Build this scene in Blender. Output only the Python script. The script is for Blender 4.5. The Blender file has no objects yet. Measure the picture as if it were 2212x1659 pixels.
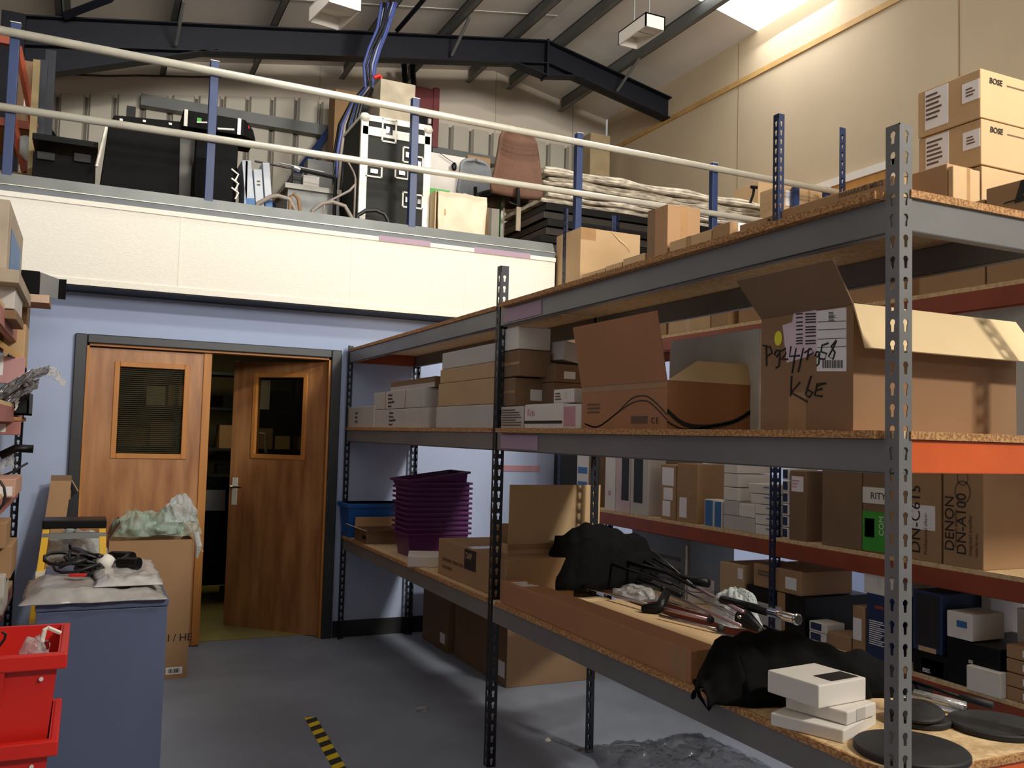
import bpy, math, random
from mathutils import Vector, Matrix
random.seed(7)
SC = bpy.context.scene
COL = SC.collection
# ---------------------------------------------------------------- camera
W, H = 2212, 1659
F, YAW, PITCH, ROLL, EYE = 1947.5, math.radians(25.046), math.radians(3.379), math.radians(1.553), 1.511
FW = Vector((math.sin(YAW)*math.cos(PITCH), math.cos(YAW)*math.cos(PITCH), math.sin(PITCH)))
_r = Vector((math.cos(YAW), -math.sin(YAW), 0)); _u = _r.cross(FW)
RT = _r*math.cos(ROLL)+_u*math.sin(ROLL); UP = -_r*math.sin(ROLL)+_u*math.cos(ROLL)
CP = Vector((0, 0, EYE))
cd = bpy.data.cameras.new('camera'); cam = bpy.data.objects.new('camera', cd); COL.objects.link(cam)
cd.sensor_width = 36; cd.lens = F/W*36; cd.clip_start = .05
cam.matrix_world = Matrix(((RT.x, UP.x, -FW.x, 0), (RT.y, UP.y, -FW.y, 0), (RT.z, UP.z, -FW.z, EYE), (0, 0, 0, 1)))
SC.camera = cam
# ---------------------------------------------------------------- light and exposure
SC.view_settings.view_transform = 'Standard'; SC.view_settings.look = 'None'
SC.view_settings.gamma = 1; SC.view_settings.use_curve_mapping = False
SC.view_settings.exposure = -0.2
wd = bpy.data.worlds.new('sky'); SC.world = wd; wd.use_nodes = True
wd.node_tree.nodes['Background'].inputs[0].default_value = (.6, .6, .6, 1)
wd.node_tree.nodes['Background'].inputs[1].default_value = .6

def area(name, loc, tgt, sx, sy, watts, col):
    ld = bpy.data.lights.new(name, 'AREA'); ld.shape = 'RECTANGLE'; ld.size = sx; ld.size_y = sy
    ld.energy = watts; ld.color = col
    o = bpy.data.objects.new(name, ld); COL.objects.link(o); o.location = loc
    o.rotation_euler = (Vector(tgt)-Vector(loc)).to_track_quat('-Z', 'Y').to_euler()
    return o
area('high_bay_light', (3.9, -2.6, 5.45), (2.6, 4.5, 1.2), .75, .4, 370, (1, .94, .82))
area('high_bay_light_two', (3.5, 1.3, 5.55), (2.0, 6.0, 2.6), .6, .4, 120, (1, .95, .84))
area('mezzanine_fill', (1.2, 5.6, 5.55), (1.6, 9.0, 3.6), 2.4, 1.2, 62, (1, .97, .93))  # added fill out of view, brightens mezzanine and gable; no rooflight there
area('rooflight_daylight', (5.9, 7.1, 6.02), (5.3, 7.0, 0), 1.2, 1.4, 26, (.93, .96, 1))
area('front_fill', (4.8, -3.8, 5.3), (3.4, -1, 0), 2.4, 1.6, 26, (.9, .93, 1))  # added soft fill behind the camera; no roof opening there
area('ceiling_fill', (2.0, -5.8, 3.9), (2.0, 5, 6.5), 6, 1.6, 170, (1, .95, .9)).data.spread = math.radians(60)  # added upward fill to lift the ceiling; rear wall has no window
area('office_ceiling_light', (1.0, 8.6, 2.4), (1.0, 8.8, 0), .6, .6, 6, (1, .85, .45))

# ---------------------------------------------------------------- pixel on a real plane -> point
def U(px, py, X=None, Y=None, Z=None):
    d = FW*F+RT*(px-W/2)-UP*(py-H/2)
    t = X/d.x if X is not None else (Y/d.y if Y is not None else (Z-EYE)/d.z)
    return CP+d*t

# ---------------------------------------------------------------- materials
def s2l(c):
    c /= 255
    return c/12.92 if c <= .04045 else ((c+.055)/1.055)**2.4
MATS = {}
def mat(name, rgb, rough=.6, metal=0, var=.12, scale=6, bump=0, bscale=60, kind='noise', rgb2=None, alpha=1, spec=.5, trans=0, emit=0, stretch=(1, 1, 1)):
    if name in MATS: return MATS[name]
    m = bpy.data.materials.new(name); m.use_nodes = True; nt = m.node_tree; N = nt.nodes; L = nt.links
    b = N['Principled BSDF']; c = [s2l(v) for v in rgb]
    c2 = [s2l(v) for v in rgb2] if rgb2 else [max(0, v*(1-var*1.6)) for v in c]
    tc = N.new('ShaderNodeTexCoord'); mp = N.new('ShaderNodeMapping'); L.new(tc.outputs['Object'], mp.inputs[0]); mp.inputs['Scale'].default_value = stretch
    tx = N.new('ShaderNodeTexNoise'); tx.inputs['Scale'].default_value = scale; tx.inputs['Detail'].default_value = 5
    L.new(mp.outputs[0], tx.inputs[0])
    rp = N.new('ShaderNodeValToRGB'); L.new(tx.outputs[0], rp.inputs[0])
    e = rp.color_ramp.elements
    lo, hi = (.42, .58) if kind == 'chips' else (.3, .7)
    e[0].position = lo; e[1].position = hi; e[0].color = (*c2, 1); e[1].color = (*[min(1, v*(1+var*.3)) for v in c], 1)
    L.new(rp.outputs[0], b.inputs['Base Color'])
    b.inputs['Roughness'].default_value = rough; b.inputs['Metallic'].default_value = metal
    b.inputs['Specular IOR Level'].default_value = spec
    if trans: b.inputs['Transmission Weight'].default_value = trans
    if alpha < 1: b.inputs['Alpha'].default_value = alpha
    if emit:
        b.inputs['Emission Strength'].default_value = emit; b.inputs['Emission Color'].default_value = (*c, 1)
    if bump:
        t2 = N.new('ShaderNodeTexNoise'); t2.inputs['Scale'].default_value = bscale; t2.inputs['Detail'].default_value = 4
        L.new(mp.outputs[0], t2.inputs[0]); bp = N.new('ShaderNodeBump'); bp.inputs['Strength'].default_value = bump
        bp.inputs['Distance'].default_value = .01
        L.new(t2.outputs[0], bp.inputs['Height']); L.new(bp.outputs[0], b.inputs['Normal'])
    MATS[name] = m; return m

floorm = mat('grey_painted_concrete', (136, 144, 160), .55, var=.18, scale=1.6, bump=.05, bscale=30)
bluewall = mat('blue_painted_plaster', (176, 191, 224), .85, var=.03, scale=2, bump=.03, bscale=80)
gablewall = mat('grey_cream_wallboard', (200, 190, 176), .85, var=.05, scale=1.2)
beigewall = mat('cream_wallboard', (192, 173, 145), .85, var=.06, scale=1.2)
fasciam = mat('white_textured_board', (244, 240, 228), .8, var=.03, scale=40, bump=.25, bscale=45, stretch=(1, 1, 3))
claddm = mat('cream_sheet_cladding', (176, 170, 156), .6, var=.05, scale=2)
roofm = mat('white_roof_lining', (218, 212, 206), .7, var=.05, scale=1)
steelb = mat('dark_blue_steel', (17, 20, 30), .55, .1, var=.2, scale=4, spec=.25)
purlinm = mat('galvanised_purlin', (104, 106, 104), .55, .2, var=.15, scale=3)
galv = mat('galvanised_sheet', (140, 144, 142), .5, .3, var=.15, scale=3)
railm = mat('galvanised_rail_tube', (226, 222, 206), .32, .35, var=.1, scale=8)
railblue = mat('blue_rail_post_paint', (32, 54, 100), .45, var=.1)
framegrey = mat('dark_grey_gloss_paint', (42, 46, 50), .4, var=.1)
doorwood = mat('varnished_plywood_veneer', (188, 136, 88), .42, var=.1, scale=2.6, rgb2=(142, 90, 52), stretch=(4.5, 4.5, .7))
doorwood2 = mat('door_edge_timber', (196, 130, 62), .5, var=.1, scale=4, stretch=(5, 5, .5))
chip = mat('chipboard', (198, 152, 100), .8, kind='chips', scale=150, rgb2=(152, 104, 62), stretch=(1, .6, 1))
chiptop = mat('chipboard_face', (216, 188, 146), .75, kind='chips', scale=60, rgb2=(198, 166, 122))
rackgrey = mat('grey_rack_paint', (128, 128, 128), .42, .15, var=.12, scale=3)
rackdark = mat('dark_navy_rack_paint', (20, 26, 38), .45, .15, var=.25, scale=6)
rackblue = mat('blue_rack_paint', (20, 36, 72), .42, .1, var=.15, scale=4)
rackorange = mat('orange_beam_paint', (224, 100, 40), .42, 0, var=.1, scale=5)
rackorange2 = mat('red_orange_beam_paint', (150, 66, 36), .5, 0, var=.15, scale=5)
card = mat('brown_cardboard', (166, 130, 94), .8, var=.07, scale=3)
card2 = mat('tan_cardboard', (194, 162, 122), .8, var=.07, scale=3)
card3 = mat('dark_brown_cardboard', (130, 102, 76), .8, var=.09, scale=3)
cardin = mat('pale_cardboard_inside', (226, 200, 156), .8, var=.05, scale=3)
cardor = mat('orange_brown_cardboard', (172, 120, 82), .78, var=.06, scale=3)
wcard = mat('white_card', (226, 220, 212), .6, var=.04, scale=3)
wcard2 = mat('dull_white_card', (196, 190, 184), .65, var=.08, scale=3)
gcard = mat('weathered_grey_card', (222, 222, 216), .7, var=.14, scale=5)
paper = mat('white_paper_label', (235, 232, 235), .6, var=.03)
ink = mat('black_ink', (26, 24, 24), .6, var=.1)
faint = mat('brown_ink', (104, 80, 60), .7, var=.1)
tapem = mat('clear_brown_tape', (170, 132, 92), .25, var=.1, scale=12)
black = mat('black_plastic', (14, 14, 15), .4, var=.2, scale=8, spec=.25)
blackf = mat('black_fabric', (11, 11, 12), .85, var=.3, scale=14, bump=.5, bscale=25, spec=.15)
blackc = mat('black_case_laminate', (12, 12, 12), .65, var=.2, scale=12, spec=.12)
chrome = mat('chrome', (220, 220, 222), .12, 1, var=.03)
alu = mat('aluminium_edging', (232, 228, 214), .4, .1, var=.08, scale=10)
redp = mat('red_crate_plastic', (206, 34, 26), .38, var=.06, scale=3)
purp = mat('purple_crate_plastic', (84, 28, 92), .4, var=.08, scale=3)
bluep = mat('blue_crate_plastic', (24, 92, 176), .4, var=.08)
yellow = mat('yellow_ladder_fibreglass', (226, 176, 20), .45, var=.06)
bubble = mat('clear_bubble_wrap', (214, 222, 222), .22, var=.1, scale=60, bump=.9, bscale=110, alpha=.62)
clearp = mat('clear_polythene', (205, 205, 205), .18, var=.2, scale=20, bump=.7, bscale=25, alpha=.42)
greyp = mat('grey_polythene_bag', (168, 164, 160), .3, var=.15, scale=12, bump=.5, bscale=20)
cabm = mat('blue_grey_cabinet_steel', (88, 97, 126), .5, .1, var=.06, scale=2)
rubber = mat('black_rubber', (44, 44, 46), .6, var=.15, scale=12, spec=.3)
brownfab = mat('brown_upholstery', (108, 76, 60), .8, var=.1, scale=30)
greyfab = mat('grey_upholstery', (150, 154, 160), .8, var=.08, scale=30)
cream = mat('cream_cloth', (236, 222, 196), .85, var=.04, scale=6)
maroon = mat('maroon_paint', (116, 48, 52), .5, var=.1)
skyl = mat('rooflight_sheet', (255, 252, 244), .5, var=0, emit=5.5)
yellowtape = mat('yellow_tape', (232, 200, 20), .5, var=.05)
timber = mat('yellow_pine_batten', (190, 150, 90), .7, var=.15, scale=6)
cblue = mat('blue_cable', (70, 84, 150), .4, var=.1)
cablk = mat('black_cable', (24, 24, 26), .45, var=.1)
cabgr = mat('grey_cable', (150, 140, 130), .5, var=.1)
tan = mat('tan_board', (150, 118, 80), .8, var=.1, scale=3)
stone = mat('grey_beige_board', (176, 164, 142), .85, var=.15, scale=8)
green = mat('green_print', (58, 160, 50), .5, var=.05)
bluepr = mat('blue_print', (52, 110, 170), .5, var=.1)
navy = mat('navy_card', (26, 44, 86), .5, var=.1)
pink = mat('pink_print', (206, 150, 160), .6, var=.08)
pinklab = mat('mauve_label_strip', (176, 150, 168), .6, var=.03)
ylabel = mat('yellow_sticker', (232, 226, 40), .5, var=.03)
skirt = mat('black_skirting', (28, 28, 32), .5, var=.1)
yfloor = mat('yellow_lino', (150, 140, 84), .6, var=.1)

# ---------------------------------------------------------------- mesh builder
ORG = {}
class M:
    def __init__(s): s.v = []; s.f = []; s.T = None
    def add(s, vs, fs):
        n = len(s.v)
        s.v += [(s.T @ Vector(v)) if s.T else Vector(v) for v in vs]; s.f += [tuple(i+n for i in f) for f in fs]; return s
    def box(s, x0, x1, y0, y1, z0, z1):
        return s.add([(x0, y0, z0), (x1, y0, z0), (x1, y1, z0), (x0, y1, z0), (x0, y0, z1), (x1, y0, z1), (x1, y1, z1), (x0, y1, z1)],
                     [(0, 3, 2, 1), (4, 5, 6, 7), (0, 1, 5, 4), (1, 2, 6, 5), (2, 3, 7, 6), (3, 0, 4, 7)])
    def hexa(s, b, t):   # 4 bottom, 4 top corners (ccw from above)
        return s.add(list(b)+list(t), [(0, 3, 2, 1), (4, 5, 6, 7), (0, 1, 5, 4), (1, 2, 6, 5), (2, 3, 7, 6), (3, 0, 4, 7)])
    def slab(s, pts, off):   # polygon given thickness vector
        n = len(pts); o = Vector(off); a = [Vector(p) for p in pts]
        return s.add(a+[p+o for p in a], [tuple(range(n-1, -1, -1)), tuple(range(n, 2*n))]+[(i, (i+1) % n, n+(i+1) % n, n+i) for i in range(n)])
    def tube(s, pts, r, n=8, r2=None):
        P = [Vector(p) for p in pts]; rings = []; up = None
        for i, p in enumerate(P):
            t = (P[min(i+1, len(P)-1)]-P[max(i-1, 0)]).normalized()
            if up is None:
                up = Vector((0, 0, 1)) if abs(t.z) < .9 else Vector((1, 0, 0))
            a = (up-t*up.dot(t)).normalized(); b = t.cross(a); up = a
            k = i/(len(P)-1); rr = (r[i] if isinstance(r, (list, tuple)) else (r+(r2-r)*k if r2 else r))
            rings.append([p+a*rr*math.cos(q*2*math.pi/n)+b*rr*math.sin(q*2*math.pi/n) for q in range(n)])
        vs = [v for R in rings for v in R]; fs = []
        for i in range(len(P)-1):
            for q in range(n): fs.append((i*n+q, i*n+(q+1) % n, (i+1)*n+(q+1) % n, (i+1)*n+q))
        fs += [tuple(range(n-1, -1, -1)), tuple((len(P)-1)*n+q for q in range(n))]
        return s.add(vs, fs)
    def lathe(s, prof, c=(0, 0, 0), n=32):
        c = Vector(c); vs = []; fs = []
        for r, z in prof:
            for q in range(n): vs.append(c+Vector((r*math.cos(q*2*math.pi/n), r*math.sin(q*2*math.pi/n), z)))
        for i in range(len(prof)-1):
            for q in range(n): fs.append((i*n+q, i*n+(q+1) % n, (i+1)*n+(q+1) % n, (i+1)*n+q))
        fs += [tuple(range(n-1, -1, -1)), tuple((len(prof)-1)*n+q for q in range(n))]
        return s.add(vs, fs)
    def grid(s, fn, nu, nv):
        vs = [fn(i/nu, j/nv) for j in range(nv+1) for i in range(nu+1)]
        return s.add(vs, [(j*(nu+1)+i, j*(nu+1)+i+1, (j+1)*(nu+1)+i+1, (j+1)*(nu+1)+i) for j in range(nv) for i in range(nu)])
    def build(s, name, m, parent=None, bevel=0, smooth=False, subsurf=0, solid=0, org=None, kind=None, label=None, category=None, group=None):
        me = bpy.data.meshes.new(name)
        if parent is not None: o0 = ORG.get(parent.name, Vector((0, 0, 0)))
        elif org is not None: o0 = Vector(org)
        else:
            xs = [v[0] for v in s.v]; ys = [v[1] for v in s.v]; zs = [v[2] for v in s.v]
            o0 = Vector(((min(xs)+max(xs))/2, (min(ys)+max(ys))/2, min(zs)))
        me.from_pydata([tuple(Vector(v)-o0) for v in s.v], [], s.f)
        me.materials.append(m)
        if smooth:
            for p in me.polygons: p.use_smooth = True
        me.update()
        o = bpy.data.objects.new(name, me); COL.objects.link(o); ORG[o.name] = o0
        if parent is not None: o.parent = parent
        else: o.location = o0
        if solid:
            md = o.modifiers.new('thickness', 'SOLIDIFY'); md.thickness = solid
        if bevel:
            md = o.modifiers.new('bevel', 'BEVEL'); md.width = bevel; md.segments = 2; md.limit_method = 'ANGLE'
        if subsurf:
            md = o.modifiers.new('smooth', 'SUBSURF'); md.levels = subsurf; md.render_levels = subsurf
        if kind: o['kind'] = kind
        if label: tag(o, label, category, group)
        return o
def tag(o, label, cat=None, group=None):
    o['label'] = label
    if cat: o['category'] = cat
    if group: o['group'] = group
    return o
def thing(name, label, cat, loc, group=None):
    o = bpy.data.objects.new(name, None); COL.objects.link(o); o.location = loc; o.empty_display_size = .1
    ORG[o.name] = Vector(loc); tag(o, label, cat, group); return o
def dup(root, loc, rotz=None, label=None, group=None):
    r = root.copy(); COL.objects.link(r); r.location = loc
    if rotz is not None: r.rotation_euler = (0, 0, rotz)
    if label: r['label'] = label
    if group: r['group'] = group
    for ch in list(root.children):
        c = ch.copy(); COL.objects.link(c); c.parent = r
        for g in ch.children:
            d = g.copy(); COL.objects.link(d); d.parent = c
    return r
def struct(name, mb, m, **k): return mb.build(name, m, kind='structure', org=(0, 0, 0), **k)

# text lettering as a thin mesh on a face: p0 lower-left corner, right and up unit vectors
def lettering(txt, p0, right, up, size, m, parent, name='printed_text', bold=0.0, label=None):
    cu = bpy.data.curves.new('lettering', 'FONT'); cu.body = txt; cu.size = size; cu.extrude = .0006; cu.offset = bold; cu.resolution_u = 3
    t = bpy.data.objects.new('lettering', cu); COL.objects.link(t)
    bpy.context.view_layer.update()
    me = bpy.data.meshes.new_from_object(t.evaluated_get(bpy.context.evaluated_depsgraph_get()))
    bpy.data.objects.remove(t); bpy.data.curves.remove(cu)
    r = Vector(right).normalized(); u = Vector(up).normalized(); n = r.cross(u)
    mb = M(); mb.v = [Vector(p0)+r*v.co.x+u*v.co.y+n*(v.co.z+.0012) for v in me.vertices]; mb.f = [tuple(p.vertices) for p in me.polygons]
    bpy.data.meshes.remove(me)
    o = mb.build(name, m, parent)
    if label: o['label'] = label
    return o
def stroke(pts, r, m, parent, name='handwriting'):
    return M().tube(pts, r, 6).build(name, m, parent)

# ---------------------------------------------------------------- generic carton
class Face:
    def __init__(s, x0, x1, y0, y1, z0, z1, f):
        if f == '-X': s.o = Vector((x0, y1, z0)); s.r = Vector((0, y0-y1, 0)); s.n = Vector((-1, 0, 0)); s.u = Vector((0, 0, z1-z0))
        if f == '-Y': s.o = Vector((x0, y0, z0)); s.r = Vector((x1-x0, 0, 0)); s.n = Vector((0, -1, 0)); s.u = Vector((0, 0, z1-z0))
        if f == '+Z': s.o = Vector((x0, y0, z1)); s.r = Vector((x1-x0, 0, 0)); s.n = Vector((0, 0, 1)); s.u = Vector((0, y1-y0, 0))
    def p(s, u, v): return s.o+s.r*u+s.u*v
    def patch(s, mb, u0, u1, v0, v1, t=.0012):
        return mb.slab([s.p(u0, v0), s.p(u1, v0), s.p(u1, v1), s.p(u0, v1)], s.n*t)
def carton(label, x0, x1, y0, y1, z0, z1, m=None, cat='box', name='carton', group=None, tape=None, labs=(), txt=(), lines=(), rot=0, bev=.004, marks=()):
    """labs: (face,u0,u1,v0,v1[,material]); txt: (face,string,u,v,size[,material,vertical]); lines: (face,u0,u1,v0,v1,n)"""
    m = m or card
    if y0 > y1: y0, y1 = y1, y0
    loc = ((x0+x1)/2, (y0+y1)/2, z0)
    t = thing(name, label, cat, loc, group)
    M().box(x0, x1, y0, y1, z0, z1).build('box_body', m, t, bevel=bev)
    fc = {f: Face(x0, x1, y0, y1, z0, z1, f) for f in ('-X', '-Y', '+Z')}
    if tape:
        mb = M()
        for q in tape: fc[q[0]].patch(mb, *q[1:], t=.0008)
        mb.build('packing_tape', tapem, t)
    for q in labs: fc[q[0]].patch(M(), *q[1:5]).build('paper_label' if len(q) < 6 or q[5] in (paper,) else 'printed_panel', q[5] if len(q) > 5 else paper, t)
    for q in txt:
        f = fc[q[0]]; mm = q[5] if len(q) > 5 else ink; vert = len(q) > 6 and q[6]
        r, u = f.r, f.u
        if vert: r, u = f.u, -f.r
        lettering(q[1], f.p(q[2], q[3]), r, u, q[4], mm, t)
    for q in lines:
        mb = M(); n = q[5]
        for i in range(n):
            a = q[3]+(q[4]-q[3])*(i+.2)/n; b = q[3]+(q[4]-q[3])*(i+.65)/n
            fc[q[0]].patch(mb, q[1], q[2]-(q[2]-q[1])*random.random()*.4, a, b, t=.0022)
        mb.build('small_print', q[6] if len(q) > 6 else ink, t)
    if rot:
        t.rotation_euler = (0, 0, rot)
    return t
def bars(parent, f, u0, u1, v0, v1, n=14):
    mb = M(); k = u0; w = (u1-u0)/n
    for i in range(n):
        f.patch(mb, u0+i*w, u0+i*w+w*random.choice((.3, .5, .7)), v0, v1, t=.0022)
    return mb.build('barcode', ink, parent)
def RB(xf, zb, p1, p2, yt, depth, label, **k):    # box on a shelf: aisle face in the plane X=xf
    a = U(p1, yt, X=xf); b = U(p2, yt, X=xf)
    return carton(label, xf, xf+depth, b.y, a.y, zb, k.pop('zt', b.z), **k)
def FB(yf, zb, p1, p2, yt, depth, label, **k):    # box whose near face lies in the plane Y=yf
    a = U(p1, yt, Y=yf); b = U(p2, yt, Y=yf)
    return carton(label, a.x, b.x, yf, yf+depth, zb, k.pop('zt', a.z), **k)
# ================================================================ SETTING
XL, XR_, YG, YB = -1.9, 6.55, 11.0, -6.0
RX, RZ = 4.76, 6.49
SB = dict()
def roofz(x): return RZ-.172*(RX-x) if x < RX else RZ-.205*(x-RX)
DW = 6.66          # back wall plane (blue wall)
struct('floor', M().box(XL-.2, XR_+.2, YB-.2, YG+.3, -.12, 0), floorm)
# blue back wall with the doorway cut out
w = M(); T = .14
w.box(-1.0, -.05, DW, DW+T, 0, 2.98).box(-.05, 1.63, DW, DW+T, 2.06, 2.98).box(1.63, XR_, DW, DW+T, 0, 2.98)
struct('wall_back', w, bluewall)
w = M().box(XL-.2, XL, YB, YG, 0, 5.6); struct('wall_left', w, claddm)
w = M().box(-1.14, -1.0, 2.0, DW, 0, 2.98); struct('wall_left_lower', w, bluewall)
w = M().box(XR_, XR_+.2, YB, YG, 2.45, 6.3); struct('wall_right', w, beigewall)
w = M().box(XR_, XR_+.2, YB, YG, 0, 2.45); struct('wall_right_lower', w, bluewall)
w = M().box(XL, XR_, YB-.2, YB, 0, 6.6); struct('wall_rear', w, beigewall)
# gable: smooth upper lining and ribbed lower cladding
w = M().box(XL, XR_, YG+.05, YG+.25, 0, 6.7); struct('wall_gable', w, gablewall)
w = M()
groove_shade = M(); x = XL
while x < XR_-.3:
    tz = lambda q: min(roofz(q)-.42, 5.62)
    w.hexa([(x, YG, 2.9), (x+.215, YG, 2.9), (x+.235, YG+.05, 2.9), (x-.02, YG+.05, 2.9)], [(x, YG, tz(x)), (x+.215, YG, tz(x+.2)), (x+.235, YG+.05, tz(x+.2)), (x-.02, YG+.05, tz(x))])
    groove_shade.box(x+.236, x+.266, YG+.044, YG+.051, 2.9, tz(x+.2)-.02)
    x += .29
struct('trim_groove_shade', groove_shade, mat('cladding_groove_shade', (92, 88, 80), .7))  # dark strips put groove shade into the colour at the cladding joints
struct('wall_gable_cladding', w, claddm)
w = M()
for xx in (2.4, 3.6, 4.8, 6.0): w.box(xx, xx+.008, YG+.04, YG+.051, 5.0, roofz(xx)+.1)
struct('trim_5', w, claddm)
# roof lining, two slopes, with the rooflight opening filled by a translucent sheet
SKY = (5.86, 6.55, 6.15, 7.79)
def slope(x0, x1, y0, y1, t=.1):
    return [(x0, y0, roofz(x0)), (x1, y0, roofz(x1)), (x1, y1, roofz(x1)), (x0, y1, roofz(x0))], (0, 0, t)
w = M(); w.slab(*slope(XL, RX, YB, YG+.2)); w.slab(*slope(RX, 5.55, YB, YG+.2)); w.slab(*slope(5.55, XR_, YB, 6.15)); w.slab(*slope(5.55, XR_, 7.79, YG+.2))
struct('ceiling', w, roofm)
struct('window_1', M().slab(*slope(5.55, XR_, 6.15, 7.79, .03)), skyl)
# galvanised seams of the roof sheets
w = M()
for yy in (0.2, 3.2, 6.0, 9.2):
    w.slab([(XL, yy, roofz(XL)-.006), (RX, yy, RZ-.006), (RX, yy+.03, RZ-.006), (XL, yy+.03, roofz(XL)-.006)], (0, 0, .004))
struct('trim_6', w, roofm)
# purlins: zed sections running along Y
for i, px_ in enumerate((-1.4, -.42, .6, 1.58, 2.68, 3.52, 4.38, 4.98, 5.78)):
    z = roofz(px_); w = M()
    w.box(px_-.004, px_+.004, YB+.02, YG-.02, z-.2, z-.005).box(px_-.06, px_+.004, YB+.02, YG-.02, z-.2, z-.192).box(px_-.004, px_+.06, YB+.02, YG-.02, z-.024, z-.016)
    w.build('roof_purlin', purlinm, kind='structure', org=(0, 0, 0))
# portal frame: I-section rafters with haunches
YFm = 9.5
def isec(a, b, d, wdt=.17, tf=.014):   # rafter between top centreline points a and b (x,z), depth d
    mb = M(); (xa, za), (xb, zb) = a, b
    for z0, z1, hw in ((-tf, 0, wdt/2), (-d, -d+tf, wdt/2), (-d, 0, .006)):
        mb.hexa([(xa, YFm-hw, za+z0), (xb, YFm-hw, zb+z0), (xb, YFm+hw, zb+z0), (xa, YFm+hw, za+z0)],
                [(xa, YFm-hw, za+z1), (xb, YFm-hw, zb+z1), (xb, YFm+hw, zb+z1), (xa, YFm+hw, za+z1)])
    return mb
fr = thing('portal_frame', 'dark blue steel portal frame spanning under the roof', 'steel frame', (RX, YFm, 0))
fr['kind'] = 'structure'
zr = lambda x: roofz(x)-.21
isec((-.72, zr(-.72)), (RX, zr(RX)), .29).build('rafter', steelb, fr)
isec((RX, zr(RX)), (XR_, zr(XR_)), .28).build('rafter', steelb, fr)
mb = M().slab([(-.72, YFm-.006, zr(-.72)-.25), (1.0, YFm-.006, zr(1.0)-.25), (-.72, YFm-.006, zr(-.72)-.58)], (0, .012, 0))
mb.hexa([(-.72, YFm-.085, zr(-.72)-.594), (1.0, YFm-.085, zr(1.0)-.264), (1.0, YFm+.085, zr(1.0)-.264), (-.72, YFm+.085, zr(-.72)-.594)],
        [(-.72, YFm-.085, zr(-.72)-.58), (1.0, YFm-.085, zr(1.0)-.25), (1.0, YFm+.085, zr(1.0)-.25), (-.72, YFm+.085, zr(-.72)-.58)])
mb.build('eaves_haunch', steelb, fr)
for s_ in (-1, 1):
    mb = M().slab([(RX, YFm-.006, RZ-.46), (RX+s_*.42, YFm-.006, RZ-.46-.08), (RX, YFm-.006, RZ-.46-.17)][::s_], (0, .012, 0))
    a, b = (RX, RZ-.63), (RX+s_*.46, RZ-.55)
    mb.hexa([(a[0], YFm-.08, a[1]-.014), (b[0], YFm-.08, b[1]-.014), (b[0], YFm+.08, b[1]-.014), (a[0], YFm+.08, a[1]-.014)],
            [(a[0], YFm-.08, a[1]), (b[0], YFm-.08, b[1]), (b[0], YFm+.08, b[1]), (a[0], YFm+.08, a[1])])
    mb.build('apex_haunch', steelb, fr)
M().box(RX-.012, RX+.012, YFm-.09, YFm+.09, RZ-.66, RZ-.2).build('apex_plate', steelb, fr)
M().box(-.92, -.72, YFm-.09, YFm+.09, 0, zr(-.72)+.0).build('column', steelb, fr)
for xx in (.62, 3.55, 5.75):
    M().tube([(xx, YFm-.55, roofz(xx)-.2), (xx-.02, YFm-.09, zr(xx)-.24)], .018, 6).build('fly_brace', purlinm, fr)
M().tube([U(140, 34, Y=9.4), U(240, -4, Y=9.1)], .045, 4).build('wind_brace', steelb, kind='structure')
M().tube([U(858, 66, Y=9.4), U(918, -4, Y=8.6)], .03, 4).build('wind_brace', steelb, kind='structure')
# cladding rails and diagonal brace on the gable
a, b = U(305, 207, Y=10.85), U(728, 285, Y=10.85)
M().box(a.x, b.x, 10.85, 10.99, a.z-.1, a.z+.03).build('gable_rail', purlinm, kind='structure', org=(0, 0, 0))
a, b = U(935, 322, Y=10.85), U(1120, 350, Y=10.85)
M().box(a.x, b.x, 10.85, 10.99, a.z-.06, a.z+.04).build('gable_rail', purlinm, kind='structure', org=(0, 0, 0))
M().tube([U(728, 262, Y=10.7), U(590, 445, Y=10.7)], .045, 4).build('diagonal_brace', railblue, kind='structure')
M().tube([U(82, 250, Y=10.6), U(135, 330, Y=10.6)], .045, 4).build('diagonal_brace', steelb, kind='structure')
a, b = U(725, 192, Y=10.3), U(800, 200, Y=10.3)
M().box(a.x, b.x, 10.3, 10.6, 2.98, a.z).build('boxed_column', tan, kind='structure')
a, b = U(1276, 286, Y=10.4), U(1318, 295, Y=10.4)
M().box(a.x, b.x, 10.4, 10.7, 2.98, a.z).build('boxed_column', mat('dull_tan_board', (166, 146, 112), .8), kind='structure')
# timber batten along the right wall
w = M().slab([(6.53, YB, 5.60), (6.53, YG, 5.60), (6.53, YG, 5.66), (6.53, YB, 5.66)], (.02, 0, 0)); struct('trim_1', w, timber)
w = M()
for yy in (8.1, 5.2, 2.5): w.box(6.546, 6.55, yy, yy+.006, 2.45, 6.1)
struct('trim_7', w, card3)
# mezzanine floor, fascia, kerb
struct('mezzanine_floor', M().box(-1.9, XR_, 6.40, YG, 2.98, 3.0), tan)
FY = 6.37
w = M().box(-1.0, 3.33, FY, FY+.02, 2.41, 2.955); w.box(-1.0, 3.33, FY-.008, FY, 2.41, 2.45).box(-1.0, 3.33, FY-.012, FY, 2.925, 2.957)
for xx in (.49, 1.66, 2.55): w.box(xx, xx+.012, FY-.003, FY+.001, 2.43, 2.95)
struct('mezzanine_fascia', w, fasciam)
struct('mezzanine_soffit', M().box(-1.0, 3.33, FY, DW, 2.40, 2.42), steelb)
k_ = thing('mezzanine_kerb', 'grey galvanised kerb along the mezzanine edge', 'kerb', (1.2, FY, 2.96)); k_['kind'] = 'structure'
M().box(-1.0, 3.33, FY+.005, FY+.03, 2.957, 3.0).build('lower_strip', mat('blue_grey_strip', (112, 118, 124), .5), k_)
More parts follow.
